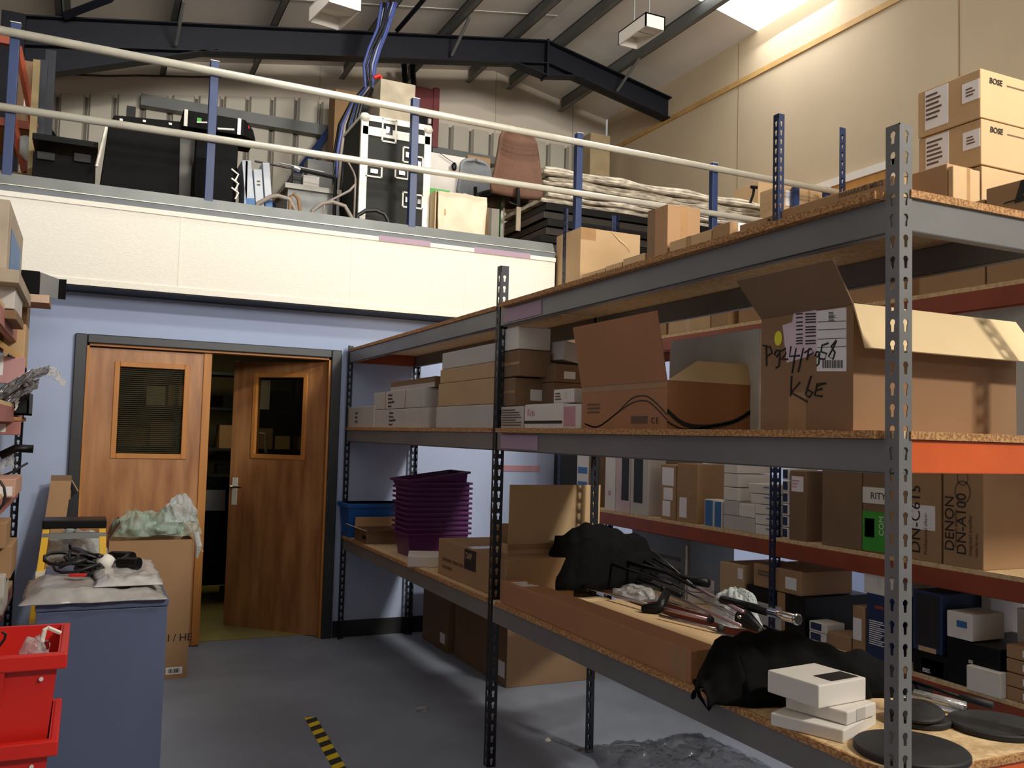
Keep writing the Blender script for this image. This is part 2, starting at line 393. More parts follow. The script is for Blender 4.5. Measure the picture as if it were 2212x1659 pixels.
M().slab([(-1.0, FY+.005, 3.0), (3.33, FY+.005, 3.0), (3.33, FY+.05, 3.085), (-1.0, FY+.05, 3.085)], (0, .012, 0)).build('kerb_upstand', galv, k_)
M().box(-1.0, 3.33, FY-.004, FY+.02, 2.999, 3.003).build('kerb_lip', railm, k_)
for a0, a1 in ((1.86, 2.26), (2.62, 3.1)): M().box(a0, a1, FY-.016, FY-.013, 2.925, 2.965).build('kerb_label', pinklab, k_)
# door in right wall upstairs
d = thing('wall_hatch', 'timber hatch with white frame in the upper right wall', 'hatch', (6.5, 6.4, 3.0)); d['kind'] = 'structure'
M().box(6.51, 6.55, 5.86, 7.4, 3.0, 4.06).build('hatch_panel', mat('hatch_wood', (196, 142, 76), .6), d)
M().box(6.49, 6.55, 5.79, 5.87, 3.0, 4.13).box(6.49, 6.55, 5.79, 7.45, 4.055, 4.13).build('hatch_frame', wcard, d)
# skirting
w = M().box(1.70, XR_, DW-.015, DW, 0, .12); struct('baseboard_back', w, skirt)
a = U(1203, 1050, Y=6.6); b = U(1246, 1050, Y=6.6)
struct('trim_2', M().box(a.x, b.x, 6.55, 6.66, 0, 2.3), skirt)
M().tube([U(1080, 1003, Y=6.65), U(1165, 1012, Y=6.65)], .001, 4)
a, b = U(1075, 1002, Y=6.655), U(1166, 1018, Y=6.655)
M().box(a.x, b.x, 6.652, 6.66, b.z, b.z+.045).build('wall_sticker', mat('dusty_pink_strip', (190, 140, 150), .7), label='faded pink strip stuck on the blue wall behind the shelving', category='strip')
# ---------------- double door
fo = thing('door_frame', 'dark grey frame round the double doors', 'door frame', (.8, DW, 0)); fo['kind'] = 'structure'
y0 = DW-.03
M().box(-.11, -.035, y0, DW+.14, 0, 2.125).build('jamb', framegrey, fo, bevel=.006)
M().box(1.615, 1.69, y0, DW+.14, 0, 2.125).build('jamb', framegrey, fo, bevel=.006)
M().box(-.0345, 1.6145, y0, DW+.14, 2.065, 2.125).build('head', framegrey, fo, bevel=.006)
M().box(-.035, -.02, y0+.025, DW+.10, 0, 2.065).box(1.60, 1.615, y0+.025, DW+.10, 0, 2.065).box(-.035, 1.615, y0+.025, DW+.10, 2.05, 2.065).build('door_stop', doorwood2, fo)
def leaf(name, wdt, vis, num):
    """door leaf in local frame: x 0..wdt, thickness y 0..0.04"""
    r = bpy.data.objects.new(name, None); COL.objects.link(r); r['kind'] = 'structure'; ORG[r.name] = Vector((0, 0, 0))
    x0, x1, z0, z1 = vis; h = 2.04; b = .035
    M().box(0, x0-b, 0, .04, .005, h).box(x1+b, wdt, 0, .04, .005, h).box(x0-b, x1+b, 0, .04, .005, z0-b).box(x0-b, x1+b, 0, .04, z1+b, h).build('door_panel', doorwood, r)
    M().box(x0-b, x0, -.008, .048, z0-b, z1+b).box(x1, x1+b, -.008, .048, z0-b, z1+b).box(x0, x1, -.008, .048, z0-b, z0).box(x0, x1, -.008, .048, z1, z1+b).build('glazing_bead', doorwood2, r, bevel=.004)
    M().box(x0, x1, .016, .024, z0, z1).build('glass_pane', mat('smoked_door_glass', (16, 16, 13), .08, var=.02, alpha=.45, spec=.12), r)
    return r
l1 = leaf('door_1', .74, (.195, .61, 1.33, 1.92), 1); l1.location = (-.02, DW+.03, 0); tag(l1, 'closed plywood door leaf with glazed panel, left of the pair')
M().box(.735, .79, -.012, .045, .005, 2.045).build('meeting_stile', doorwood2, l1, bevel=.004)
w = M()
for k in range(42): w.box(.197, .608, .026, .028, 1.335+k*.0139, 1.3415+k*.0139)
w.build('blind_slats', mat('pale_blind_slats', (196, 184, 136), .6), l1)
l2 = leaf('door_2', .86, (.22, .64, 1.33, 1.92), 2)
hx, hy = 1.60, DW+.06; fx, fy = 1.015, 7.32
l2.location = (fx, fy, 0); l2.rotation_euler = (0, 0, math.atan2(hy-fy, hx-fx)); tag(l2, 'plywood door leaf standing open into the dark room, right of the pair')
h_ = M().box(.03, .075, -.006, 0, .93, 1.14).build('handle_plate', alu, l2)
M().tube([(.05, 0, 1.07), (.05, -.05, 1.07), (.15, -.05, 1.07)], .009, 8).build('door_handle', chrome, l2)
# room behind the doors
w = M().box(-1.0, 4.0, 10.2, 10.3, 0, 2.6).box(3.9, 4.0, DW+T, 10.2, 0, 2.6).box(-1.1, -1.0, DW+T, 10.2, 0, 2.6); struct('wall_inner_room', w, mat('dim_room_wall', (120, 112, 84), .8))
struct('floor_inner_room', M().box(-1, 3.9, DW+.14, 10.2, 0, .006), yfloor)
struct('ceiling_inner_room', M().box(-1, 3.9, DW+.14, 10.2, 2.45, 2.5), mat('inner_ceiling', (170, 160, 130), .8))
w = M()
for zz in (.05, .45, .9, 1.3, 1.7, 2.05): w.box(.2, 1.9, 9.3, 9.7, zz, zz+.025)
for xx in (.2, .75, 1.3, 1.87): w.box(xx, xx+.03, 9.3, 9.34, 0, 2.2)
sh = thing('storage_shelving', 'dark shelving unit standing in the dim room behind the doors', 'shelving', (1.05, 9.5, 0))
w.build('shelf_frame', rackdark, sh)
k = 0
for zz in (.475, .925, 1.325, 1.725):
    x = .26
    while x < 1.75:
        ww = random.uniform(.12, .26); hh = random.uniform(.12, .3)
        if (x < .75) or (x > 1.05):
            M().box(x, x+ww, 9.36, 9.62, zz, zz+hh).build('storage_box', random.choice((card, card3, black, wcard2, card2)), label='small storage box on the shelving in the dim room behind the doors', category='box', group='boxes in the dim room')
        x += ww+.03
t = thing('desk_lamp', 'cream angled desk lamp seen through the open door glass', 'lamp', U(560, 978, Y=8.6))
p = U(575, 978, Y=8.6); q = U(573, 938, Y=8.6); r_ = U(540, 932, Y=8.6)
M().tube([p, q], .012, 8).build('post', cream, t); M().tube([q, r_], .009, 8).build('arm', cream, t); M().lathe([(.02, 0), (.045, -.06), (.04, -.06), (.015, 0)], r_, 12).build('lamp_shade', cream, t)
t = thing('trolley', 'dark trolley rack with castors in the dim room', 'trolley', (.95, 8.3, 0))
M().box(.72, 1.2, 8.3, 8.8, .15, 1.1).build('trolley_body', blackc, t, bevel=.01)
for xx in (.78, 1.14): M().tube([(xx-.02, 8.36, .07), (xx+.02, 8.36, .07)], .065, 12).build('castor', rubber, t)
M().box(.78, 1.12, 8.29, 8.3, .8, .98).build('front_panel', rackgrey, t)

# ================================================================ handrail on the mezzanine
RY = 6.44
hr = thing('guard_rail', 'long galvanised twin tube guard rail on blue posts along the mezzanine', 'railing', (2.5, RY, 3.0))
zt_ = lambda x: 3.975-.0065*(x+.5); zm_ = lambda x: 3.49+.008*(x+.6)
M().tube([(-1.88, RY-.045, zt_(-1.88)), (XR_, RY-.045, zt_(XR_))], .028, 12).build('top_rail', railm, hr, smooth=True)
M().tube([(-1.88, RY-.045, zm_(-1.88)), (XR_, RY-.045, zm_(XR_))], .026, 12).build('middle_rail', railm, hr, smooth=True)
for x, zt in ((-.545, 4.05), (.667, 4.05), (2.13, 4.06), (3.56, 4.035), (4.94, 4.0), (6.27, 3.97)):
    pt_ = M().box(x-.028, x+.028, RY-.028, RY+.028, 3.0, zt).build('post', railblue, hr, bevel=.003)
    M().box(x-.03, x+.03, RY-.03, RY+.03, zt, zt+.006).build('post_cap', wcard2, pt_)

# ================================================================ racks
fpk = mat('faded_pink_paint', (176, 116, 110), .6)
def keyhole_flange(mb, L, w, face, ox, oy, sgn, pitch=.0508, z0=0.0):
    """flange in plane: face 'X' -> plane X=ox spanning Y oy..oy+sgn*w ; face 'Y' -> plane Y=oy spanning X ox..ox+sgn*w"""
    hole = []
    for a in (-50, -10, 30, 70, 110, 150, 190, 230): hole.append((.0085*math.cos(math.radians(a)), .006+.0085*math.sin(math.radians(a))))
    hole = [(.0045, -.0165)]+hole+[(-.0045, -.0165)]
    hw, hh = w/2, pitch/2
    angs = [math.atan2(y, x) for x, y in hole]
    outer = []
    for a in angs:
        c, s = math.cos(a), math.sin(a); k = min(hw/abs(c) if abs(c) > 1e-6 else 9, hh/abs(s) if abs(s) > 1e-6 else 9); outer.append([k*c, k*s])
    # snap nearest to the rectangle corners
    for cx, cy in ((hw, -hh), (hw, hh), (-hw, hh), (-hw, -hh)):
        j = min(range(len(outer)), key=lambda q: (outer[q][0]-cx)**2+(outer[q][1]-cy)**2); outer[j] = [cx, cy]
    n = len(hole); th = .0025
    k = int(L/pitch)
    for i in range(k):
        zc = z0+(i+.5)*pitch; vs = []
        for lay in (0, th):
            for pts in (outer, hole):
                for a, b in pts:
                    q = sgn*(hw+a)
                    vs.append((ox+lay*(1 if face == 'X' else 0), oy+q, zc+b) if face == 'X' else (ox+q, oy+lay, zc+b))
        fs = []
        for q in range(n):
            r = (q+1) % n
            fs += [(q, r, n+r, n+q), (2*n+q, 3*n+q, 3*n+r, 2*n+r), (n+q, n+r, 3*n+r, 3*n+q)]
        mb.add(vs, fs)
    zr_ = z0+k*pitch
    if L-(k*pitch) > .004:
        if face == 'X': mb.box(ox, ox+th, min(oy, oy+sgn*w), max(oy, oy+sgn*w), zr_, z0+L)
        else: mb.box(min(ox, ox+sgn*w), max(ox, ox+sgn*w), oy, oy+th, zr_, z0+L)
def upright(x, y, L, m, parent, sx=1, sy=1, w=.042):
    mb = M(); keyhole_flange(mb, L, w, 'X', x, y, sy); keyhole_flange(mb, L, w, 'Y', x, y, sx)
    return mb.build('upright', m, parent)
def beam(mb, x0, x1, y0, y1, zt, h=.08, out='-X'):
    """stepped box beam below the board: zt top of beam"""
    mb.box(x0, x1, y0, y1, zt-h, zt)
def rack(name, label, xf, xr, ys, shelves, Lf, mats, mb_front, boards=None, rear_extra=(), rear_y=None, Lr=None):
    t = thing(name, label, 'rack', ((xf+xr)/2, (ys[0]+ys[-1])/2, 0))
    for i, y in enumerate(ys):
        sy = 1 if i < len(ys)-1 else -1
        upright(xf, y, Lf[i], mats[i], t, 1, sy)
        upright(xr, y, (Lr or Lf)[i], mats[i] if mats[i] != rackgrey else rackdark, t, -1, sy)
    for (z, bm, em, bays) in shelves:
        for j in range(len(ys)-1):
            if j not in bays: continue
            a, b = ys[j], ys[j+1]
            for X, s in ((xf, 1), (xr, -1)):
                q = M(); x0, x1 = (X+.003, X+.035) if s > 0 else (X-.035, X-.003)
                q.box(x0, x1, a+.004, b-.004, z-.10, z-.02)
                q.box(x0+(0 if s < 0 else .008), x1+(0 if s > 0 else -.008), a+.004, b-.004, z-.104, z-.1)
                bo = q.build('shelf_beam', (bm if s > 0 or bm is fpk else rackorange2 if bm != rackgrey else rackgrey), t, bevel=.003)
            M().box(xf+.004, xr-.004, a+.003 if j == 0 else a+.006, b-.006, z-.0195, z).build('shelf_board', chiptop, t)
        for y, s in ((ys[0], 1), (ys[-1], -1)):
            q = M(); q.box(xf+.04, xr-.04, *(sorted((y+.003*s, y+.035*s))), z-.10, z-.02)
            q.build('end_beam', em if s > 0 else rackorange2, t, bevel=.003)
    return t
# rack 1: the big rack in front.   ys near -> far
X1F, X1R = 1.726, 2.283
Z1T, Z1M, Z1B = 2.132, 1.551, .759
Y1 = (1.536, 3.851, 6.60)
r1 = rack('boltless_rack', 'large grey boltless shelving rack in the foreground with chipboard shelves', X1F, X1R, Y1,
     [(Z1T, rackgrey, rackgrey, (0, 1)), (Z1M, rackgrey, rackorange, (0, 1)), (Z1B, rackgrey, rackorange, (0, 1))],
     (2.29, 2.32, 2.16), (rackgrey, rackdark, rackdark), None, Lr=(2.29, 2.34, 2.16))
for z, y0_, y1_ in ((Z1T, 3.42, 3.8), (Z1M, 3.42, 3.8)):
    M().box(X1F-.001, X1F+.003, y0_, y1_, z-.092, z-.03).build('label_strip', pinklab, r1)
M().box(X1F+.1, X1F+.45, 1.62, 3.8, Z1T-.024, Z1T-.0205).build('under_board', chiptop, r1)
# protruding board ends by the near post
for z in (Z1T, Z1M):
    M().box(X1F-.028, X1F+.004, 1.585, 3.80, z-.0195, z).build('board_lip', chip, r1)
for z in (Z1T, Z1M, Z1B):
    M().box(X1F-.006, X1F+.005, 3.90, 6.55, z-.0197, z-.0002).build('board_lip', chip, r1)
M().box(X1F-.006, X1F+.005, 1.6, 3.8, Z1B-.0197, Z1B-.0002).build('board_lip', chip, r1)
M().box(X1F+.04, X1F+.5, 5.9, 6.62, Z1T+.001, Z1T+.012)
M().box(X1F-.02, X1R-.02, 1.515, 1.58, Z1M-.0195, Z1M)
for z in (Z1T, Z1M, Z1B):
    M().box(X1F+.034, X1R-.034, 1.5315, 1.5385, z-.0192, z-.0004).build('board_edge', chip, r1)
# rack 2 behind the aisle
X2F, X2R = 3.35, 3.84
Z2T, Z2M, Z2L = 2.20, 1.015, .525
Y2 = (1.36, 3.80, 6.28)
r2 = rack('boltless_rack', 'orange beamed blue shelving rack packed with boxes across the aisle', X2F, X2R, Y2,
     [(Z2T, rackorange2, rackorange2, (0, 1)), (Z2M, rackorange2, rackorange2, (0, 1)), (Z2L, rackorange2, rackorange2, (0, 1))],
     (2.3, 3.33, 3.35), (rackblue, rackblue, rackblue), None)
upright(X2R, 2.96, 2.1, rackblue, r2, -1, 1)
M().box(X2F-.001, X2F+.003, U(1557, 1130, X=X2F).y, U(1583, 1130, X=X2F).y, Z2M-.1, Z2M-.02)
# rack 3 on the left wall
X3F, X3R = -.37, -.9
fpk = mat('faded_pink_paint', (176, 116, 110), .6)
r3 = rack('boltless_rack', 'narrow rack of small parts against the left edge of the room', X3R, X3F, (4.0, 6.38),
     [(zz, fpk, fpk, (0,)) for zz in (2.05, 1.62, 1.16, .55)],
     (2.2, 2.3), (rackdark, rackdark), None)
# ================================================================ helpers for loose things
from mathutils import noise
def nz(p, s=1.0, k=3):
    v = 0; a = 1
    for i in range(k):
        v += a*noise.noise(Vector(p)*s); s *= 2.1; a *= .5
    return v
def blob(c, r, seed=0, amp=.18, freq=2.2, nu=28, nv=16, flat=True, sharp=0):
    """crumpled closed lump, flattened underneath"""
    mb = M(); c = Vector(c); vs = []; fs = []
    for j in range(nv+1):
        th = math.pi*j/nv
        for i in range(nu):
            ph = 2*math.pi*i/nu
            d = Vector((math.sin(th)*math.cos(ph), math.sin(th)*math.sin(ph), math.cos(th)))
            k = 1+amp*nz(d+Vector((seed*3.1, seed, 0)), freq)
            if sharp: k += sharp*abs(nz(d+Vector((seed, 9, seed)), freq*2.5, 2))
            p = Vector((d.x*r[0]*k, d.y*r[1]*k, d.z*r[2]*k))
            if flat and p.z < 0: p.z *= .04
            vs.append(c+p)
    for j in range(nv):
        for i in range(nu): fs.append((j*nu+i, (j+1)*nu+i, (j+1)*nu+(i+1) % nu, j*nu+(i+1) % nu))
    return mb.add(vs, fs)
def open_carton(label, x0, x1, y0, y1, z0, z1, m, flaps, min_=None, labs=(), txt=(), lines=(), tape=None, group=None, rot=0, th=.005):
    """flaps: {side: (angle deg, length, taper[, material])}"""
    if y0 > y1: y0, y1 = y1, y0
    t = thing('open_carton', label, 'box', ((x0+x1)/2, (y0+y1)/2, z0), group)
    M().box(x0, x0+th, y0, y1, z0, z1).box(x1-th, x1, y0, y1, z0, z1).box(x0+th, x1-th, y0, y0+th, z0, z1).box(x0+th, x1-th, y1-th, y1, z0, z1).box(x0+th, x1-th, y0+th, y1-th, z0, z0+th).build('box_body', m, t)
    for side, q in flaps.items():
        a, ln, tp = q[:3]; mm = q[3] if len(q) > 3 else m; a = math.radians(a)
        if side == '-X': h0, h1, inw = Vector((x0, y0, z1)), Vector((x0, y1, z1)), Vector((1, 0, 0))
        if side == '+X': h0, h1, inw = Vector((x1, y1, z1)), Vector((x1, y0, z1)), Vector((-1, 0, 0))
        if side == '-Y': h0, h1, inw = Vector((x1, y0, z1)), Vector((x0, y0, z1)), Vector((0, 1, 0))
        if side == '+Y': h0, h1, inw = Vector((x0, y1, z1)), Vector((x1, y1, z1)), Vector((0, -1, 0))
        d = inw*math.cos(a)+Vector((0, 0, 1))*math.sin(a); e = (h1-h0).normalized()
        nn = e.cross(d)
        M().slab([h0, h1, h1+d*ln-e*tp, h0+d*ln+e*tp], nn*-.004).build('flap', mm, t)
    fc = {f: Face(x0, x1, y0, y1, z0, z1, f) for f in ('-X', '-Y')}
    if tape:
        mb = M()
        for q in tape: fc[q[0]].patch(mb, *q[1:], t=.0008)
        mb.build('packing_tape', tapem, t)
    for q in labs: fc[q[0]].patch(M(), *q[1:5]).build('paper_label', q[5] if len(q) > 5 else paper, t)
    for q in txt:
        f = fc[q[0]]; r, u = f.r, f.u
        if len(q) > 6 and q[6]: r, u = f.u, -f.r
        lettering(q[1], f.p(q[2], q[3]), r, u, q[4], q[5] if len(q) > 5 else ink, t)
    for q in lines:
        mb = M(); n = q[5]
        for i in range(n):
            a = q[3]+(q[4]-q[3])*(i+.2)/n; b = q[3]+(q[4]-q[3])*(i+.65)/n
            fc[q[0]].patch(mb, q[1], q[2]-(q[2]-q[1])*random.random()*.4, a, b, t=.0022)
        mb.build('small_print', q[6] if len(q) > 6 else ink, t)
    if rot: t.rotation_euler = (0, 0, rot)
    return t
FX = X1F+.012
# ================================================================ rack 1, middle shelf
z = Z1M
RB(FX, z, 743, 808, 876, .3, 'small plain white box at the wall end of the middle shelf', m=wcard2, lines=[('-X', .42, .5, .2, .8, 3, faint)])
RB(FX+.01, z, 811, 926, 875, .34, 'lower white box with four printed lines, beneath its twin at the wall end', m=wcard2, zt=z+.118,
   txt=[('-X', 'CFS Board', .3, .74, .02), ('-X', 'Mainstream', .3, .54, .02), ('-X', 'Assembly 60239', .3, .34, .02), ('-X', 'Version 2', .3, .12, .02)])
RB(FX+.01, z+.12, 809, 917, 824, .34, 'upper white box with four printed lines, resting on its twin', m=wcard2, zt=z+.235,
   txt=[('-X', 'CFS Board', .32, .72, .02), ('-X', 'Mainstream', .32, .52, .02), ('-X', 'Assembly 60239', .32, .32, .02), ('-X', 'Version 2', .32, .1, .02)], tape=[('-X', .66, .67, 0, 1), ('-X', .26, .27, 0, 1)])
RB(FX+.05, z+.237, 845, 940, 812, .3, 'flat grey-brown carton lying on top of the printed white boxes', m=card3, zt=z+.30, labs=[('-X', 0, 1, 0, .45, wcard2)])
# bundle of flat cartons
ya, yb = U(945, 850, X=FX).y, U(1062, 850, X=FX).y
for i, (zz, hh, mm, lab) in enumerate(((0, .115, wcard2, 'white faced carton at the bottom of the four-high bundle by the blue-black post'),
        (.117, .125, card2, 'brown carton second from bottom of the bundle by the blue-black post'), (.244, .075, card2, 'thin brown carton third from bottom of the bundle by the blue-black post'), (.321, .09, wcard2, 'white carton on top of the bundle by the blue-black post'))):
    carton(lab, FX-.004+.004*i, FX+.36, yb-.05, ya-.012*i, z+zz, z+zz+hh, m=mm)
RB(FX+.0, z, 1083, 1131, 873, .16, 'mauve-white small box just right of the middle post', m=wcard2, zt=z+.10, lines=[('-X', .05, .95, .1, .9, 7, faint)])
t = RB(FX, z, 1134, 1215, 868, .2, 'white box with pink lettering and a black stripe on the middle shelf', m=wcard, zt=z+.105, labs=[('-X', 0, 1, .2, .32, ink)], txt=[('-X', 'Kris', .08, .52, .045, pink)])
fz = Face(FX, FX+.2, *(sorted((U(1134, 868, X=FX).y, U(1215, 868, X=FX).y))), z, z+.105, '-X')
RB(FX+.01, z, 1216, 1256, 868, .12, 'crumpled white box with a pink flap beside the pink lettered box', m=wcard, zt=z+.1, labs=[('-X', .05, .7, .1, .9, pink)])
RB(FX+.03, z+.107, 1196, 1240, 843, .15, 'white box with a grey sticker lying on the pink lettered box', m=wcard, zt=z+.165, labs=[('-X', .55, .7, .3, .8, gcard)], lines=[('-X', .1, .4, .2, .8, 3, faint)])
# pile behind: small white and brown boxes
pile = [(1083, 1118, 749, .17, .365, .47, wcard, 'white box topmost, leaning out right of the middle post'),
        (1085, 1122, 793, .16, .24, .36, card3, 'brown box under the topmost white box right of the middle post'),
        (1083, 1112, 836, .16, .105, .235, card3, 'dark brown box with white label, lowest by the middle post')]
for a, b, yt, dp, za, zb_, mm, lab in pile:
    RB(FX+.02, z+za, a, b, yt, dp, lab, m=mm, zt=z+zb_, tape=[('-X', 0, 1, .45, .55)] if mm is card3 else None, labs=[('-Y', .5, .9, .2, .6)] if 'label' in lab else ())
def pbox(lab, px, py, Y, w, h, m, rot=0, dp=.14, **k):
    """box whose lower left near corner shows at pixel (px,py) in the plane Y"""
    p = U(px, py, Y=Y); t = carton(lab, p.x, p.x+w, Y, Y+dp, p.z, p.z+h, m=m, **k)
    if rot: t.rotation_euler = rot
    return t
YP = 3.62
base = z+.0
P0 = FX+.16
carton('brown box with white labels behind the pink lettered box', P0, P0+.155, YP, YP+.16, z+.107, z+.215, m=card3, labs=[('-Y', .5, .85, .1, .5)])
carton('brown taped box second up in the pile behind the pink lettered box', P0+.0, P0+.155, YP-.0, YP+.16, z+.217, z+.30, m=card3, rot=.08, labs=[('-Y', .3, .7, .2, .6)])
carton('white cube box right of the brown labelled boxes', P0+.185, P0+.30, YP, YP+.14, z+.108, z+.195, m=wcard2)
carton('tilted white box midway up the pile right of the middle post', P0+.035, P0+.165, YP, YP+.14, z+.312, z+.40, m=wcard2).rotation_euler = (0, .14, .1)
carton('white box second from top at the right of the pile', P0+.19, P0+.30, YP, YP+.14, z+.197, z+.30, m=wcard)
carton('white box at the top right of the pile under the shelf', P0+.19, P0+.33, YP, YP+.14, z+.302, z+.40, m=wcard2)
carton('dull white box holding up the right side of the pile', P0+.17, P0+.34, YP+.0, YP+.16, z, z+.105, m=wcard2)
carton('hidden white box base at left of the pile', P0-.005, P0+.16, YP+.0, YP+.16, z, z+.105, m=wcard2)
# open carton with raised flap and printed curves
ya, yb = U(1257, 880, X=FX).y, U(1441, 880, X=FX).y
zt = U(1257, 836, X=FX).z
o8 = open_carton('orange-brown open carton with a tall raised flap and printed curves', FX, FX+.47, yb, ya, z, zt, cardor, {'-X': (101, .235, .0, cardor), '-Y': (76, .075, .13, cardin)},
    lines=[('-X', .08, .32, .35, .62, 3, faint)], tape=[('-X', 0, 1, .86, 1.0)], txt=[('-X', 'C E', .84, .12, .03), ], labs=[('-X', .62, .8, .12, .28, faint)])
def curve_on(face, pts, wd, m, par, name='printed_curve', t=.0015, n=24):
    mb = M(); ps = []
    for i in range(n+1):
        s = i/n*(len(pts)-1); k = min(int(s), len(pts)-2); f = s-k
        p = [pts[max(k-1, 0)], pts[k], pts[k+1], pts[min(k+2, len(pts)-1)]]
        def cr(a, b, c, d): return .5*((2*b)+(-a+c)*f+(2*a-5*b+4*c-d)*f*f+(-a+3*b-3*c+d)*f**3)
        ps.append((cr(*[q[0] for q in p]), cr(*[q[1] for q in p])))
    for i in range(n):
        (a, b), (c, d) = ps[i], ps[i+1]
        mb.slab([face.p(a, b-wd), face.p(c, d-wd), face.p(c, d+wd), face.p(a, b+wd)], face.n*t)
    return mb.build(name, m, par)
f8 = Face(FX, FX+.47, yb, ya, z, zt, '-X'); g8 = Face(FX, FX+.47, yb, ya, z, zt, '-Y')
for dv in (0, -.1): curve_on(f8, [(.05, .12), (.22, .05), (.45, .35), (.62, .66+dv), (.78, .7+dv), (.9, .52+dv), (1, .3+dv)], .014, ink, o8)
for dv, wd in ((0, .05), (.22, .02)): curve_on(g8, [(0, .38-dv), (.15, .12-dv*.5), (.35, .08), (.6, .22), (.8, .5+dv*.2), (1, .62+dv)], wd, ink, o8)
# big Pg24 carton
ya, yb = U(1643, 880, X=FX).y, U(1843, 880, X=FX).y
zt = U(1842, 655, X=FX).z; c9 = mat('mid_brown_cardboard', (148, 112, 80), .78, var=.06, scale=3); xr_ = U(2195, 800, Y=yb).x
o9 = open_carton('large brown open carton handwritten in black marker with pale flap hanging in light', FX, xr_, yb, ya, z, zt, c9,
    {'-X': (128, .13, -.012, card3), '-Y': (240, .138, -.03, cardin), '+Y': (120, .1, 0, card3)},
    tape=[('-X', .33, .53, 0, .32)])
f9 = Face(FX, xr_, yb, ya, z, zt, '-X')
def pf(px, py, x=FX-.0012): return U(px, py, X=x)
def ppatch(pts, m, par, name, x=FX, t=.0012):
    return M().slab([U(a, b, X=x) for a, b in pts][::-1], (-t, 0, 0)).build(name, m, par)
ppatch([(1765, 802), (1829, 802), (1829, 664), (1765, 672)], paper, o9, 'paper_label')
ppatch([(1700, 784), (1730, 775), (1765, 764), (1765, 668), (1716, 668), (1712, 696), (1691, 703)], mat('pale_pink_label', (226, 204, 216), .5), o9, 'torn_label')
c0 = U(1682, 731, X=FX)
M().add([(FX-.0016, c0.y+.0155*math.cos(a*math.pi/12), c0.z+.021*math.sin(a*math.pi/12)) for a in range(24)], [tuple(range(24))]).build('yellow_sticker', ylabel, o9)
for a, b in ((1720, 1734), (1740, 1762)):
    mb = M(); y_ = 676
    while y_ < 742:
        mb.slab([U(q, w_, X=FX-.0014) for q, w_ in ((a, y_+4), (b, y_+3), (b, y_), (a, y_+1))][::-1], (-.0006, 0, 0)); y_ += random.choice((6, 8, 10))
    mb.build('label_print', ink, o9)
mb = M()
for y_ in (695, 712, 732, 750): mb.slab([U(q, w_, X=FX-.0014) for q, w_ in ((1766, y_+1.2), (1828, y_-1), (1828, y_-2.2), (1766, y_))][::-1], (-.0006, 0, 0))
x_ = 1777
while x_ < 1818:
    ww = random.choice((1, 1.6, 2.4)); mb.slab([U(q, w_, X=FX-.0014) for q, w_ in ((x_, 795), (x_+ww, 795), (x_+ww, 778), (x_, 778))][::-1], (-.0006, 0, 0)); x_ += ww+random.choice((1.2, 2))
for i in range(7): mb.slab([U(q, w_, X=FX-.0014) for q, w_ in ((1790, 676+i*2.8), (1790+random.randint(10, 24), 675.4+i*2.8), (1800, 674+i*2.8), (1790, 674.6+i*2.8))][::-1], (-.0006, 0, 0))
mb.build('label_print', ink, o9)
for pl in ([(1655, 746), (1656, 790)], [(1648, 746), (1664, 750), (1668, 762), (1656, 770)], [(1684, 758), (1677, 757), (1673, 765), (1678, 771), (1685, 758), (1683, 790), (1676, 795)],
           [(1688, 758), (1697, 752), (1698, 764), (1688, 776), (1703, 776)], [(1709, 748), (1706, 770), (1728, 768)], [(1720, 752), (1711, 806)], [(1736, 752), (1724, 804)],
           [(1748, 752), (1743, 778)], [(1738, 762), (1752, 753), (1758, 762), (1746, 768)], [(1770, 761), (1764, 760), (1761, 768), (1766, 772), (1771, 761), (1769, 786), (1764, 790)],
           [(1790, 741), (1776, 746), (1774, 760), (1786, 764), (1782, 776), (1772, 775)], [(1807, 735), (1796, 748), (1804, 762), (1800, 776), (1790, 770), (1800, 752), (1807, 736)],
           [(1710, 812), (1708, 856)], [(1728, 826), (1709, 848), (1744, 868)], [(1752, 812), (1740, 852), (1748, 858), (1756, 848), (1744, 842)], [(1780, 828), (1764, 834), (1760, 854), (1776, 856)], [(1762, 843), (1776, 840)], [(1764, 830), (1784, 828)]):
    stroke([pf(*p) for p in pl], .0028, ink, o9)
# weathered grey box behind
carton('weathered grey-white box standing at the back between the two open cartons', X1F+.36, X1F+.54, U(1640, 780, X=X1F+.36).y, U(1448, 780, X=X1F+.36).y, z, U(1448, 737, X=X1F+.36).z, m=gcard,
       labs=[('-X', .05, .2, .1, .3, wcard), ('-X', .5, .6, .35, .5, wcard)])
# ================================================================ rack 1, bottom shelf
z = Z1B
t = thing('storage_crate', 'blue plastic crate at the back of the bottom shelf by the wall', 'crate', (2.0, 6.3, z))
a, b = U(752, 1110, Y=6.36), U(868, 1110, Y=6.36)
xa, xb = a.x, b.x; zt = U(800, 1088, Y=6.36).z
M().hexa([(xa+.02, 6.38, z), (xb-.02, 6.38, z), (xb-.02, 6.6, z), (xa+.02, 6.6, z)], [(xa, 6.36, zt), (xb, 6.36, zt), (xb, 6.62, zt), (xa, 6.62, zt)]).build('crate_body', bluep, t, bevel=.004)
M().box(xa-.012, xb+.012, 6.348, 6.632, zt-.03, zt).build('rim', bluep, t, bevel=.003)
# open tray
p = U(868, 1172, Z=z)
open_carton('shallow grey-brown tray box with loose flaps at the wall end of the bottom shelf', 1.745, 2.12, 6.0, 6.3, z, z+.09, card3, {'-Y': (172, .05, .01), '+Y': (115, .07, .01, card), '-X': (160, .07, 0, cardin)}, labs=[('-X', .65, .95, .3, .6, ink)])
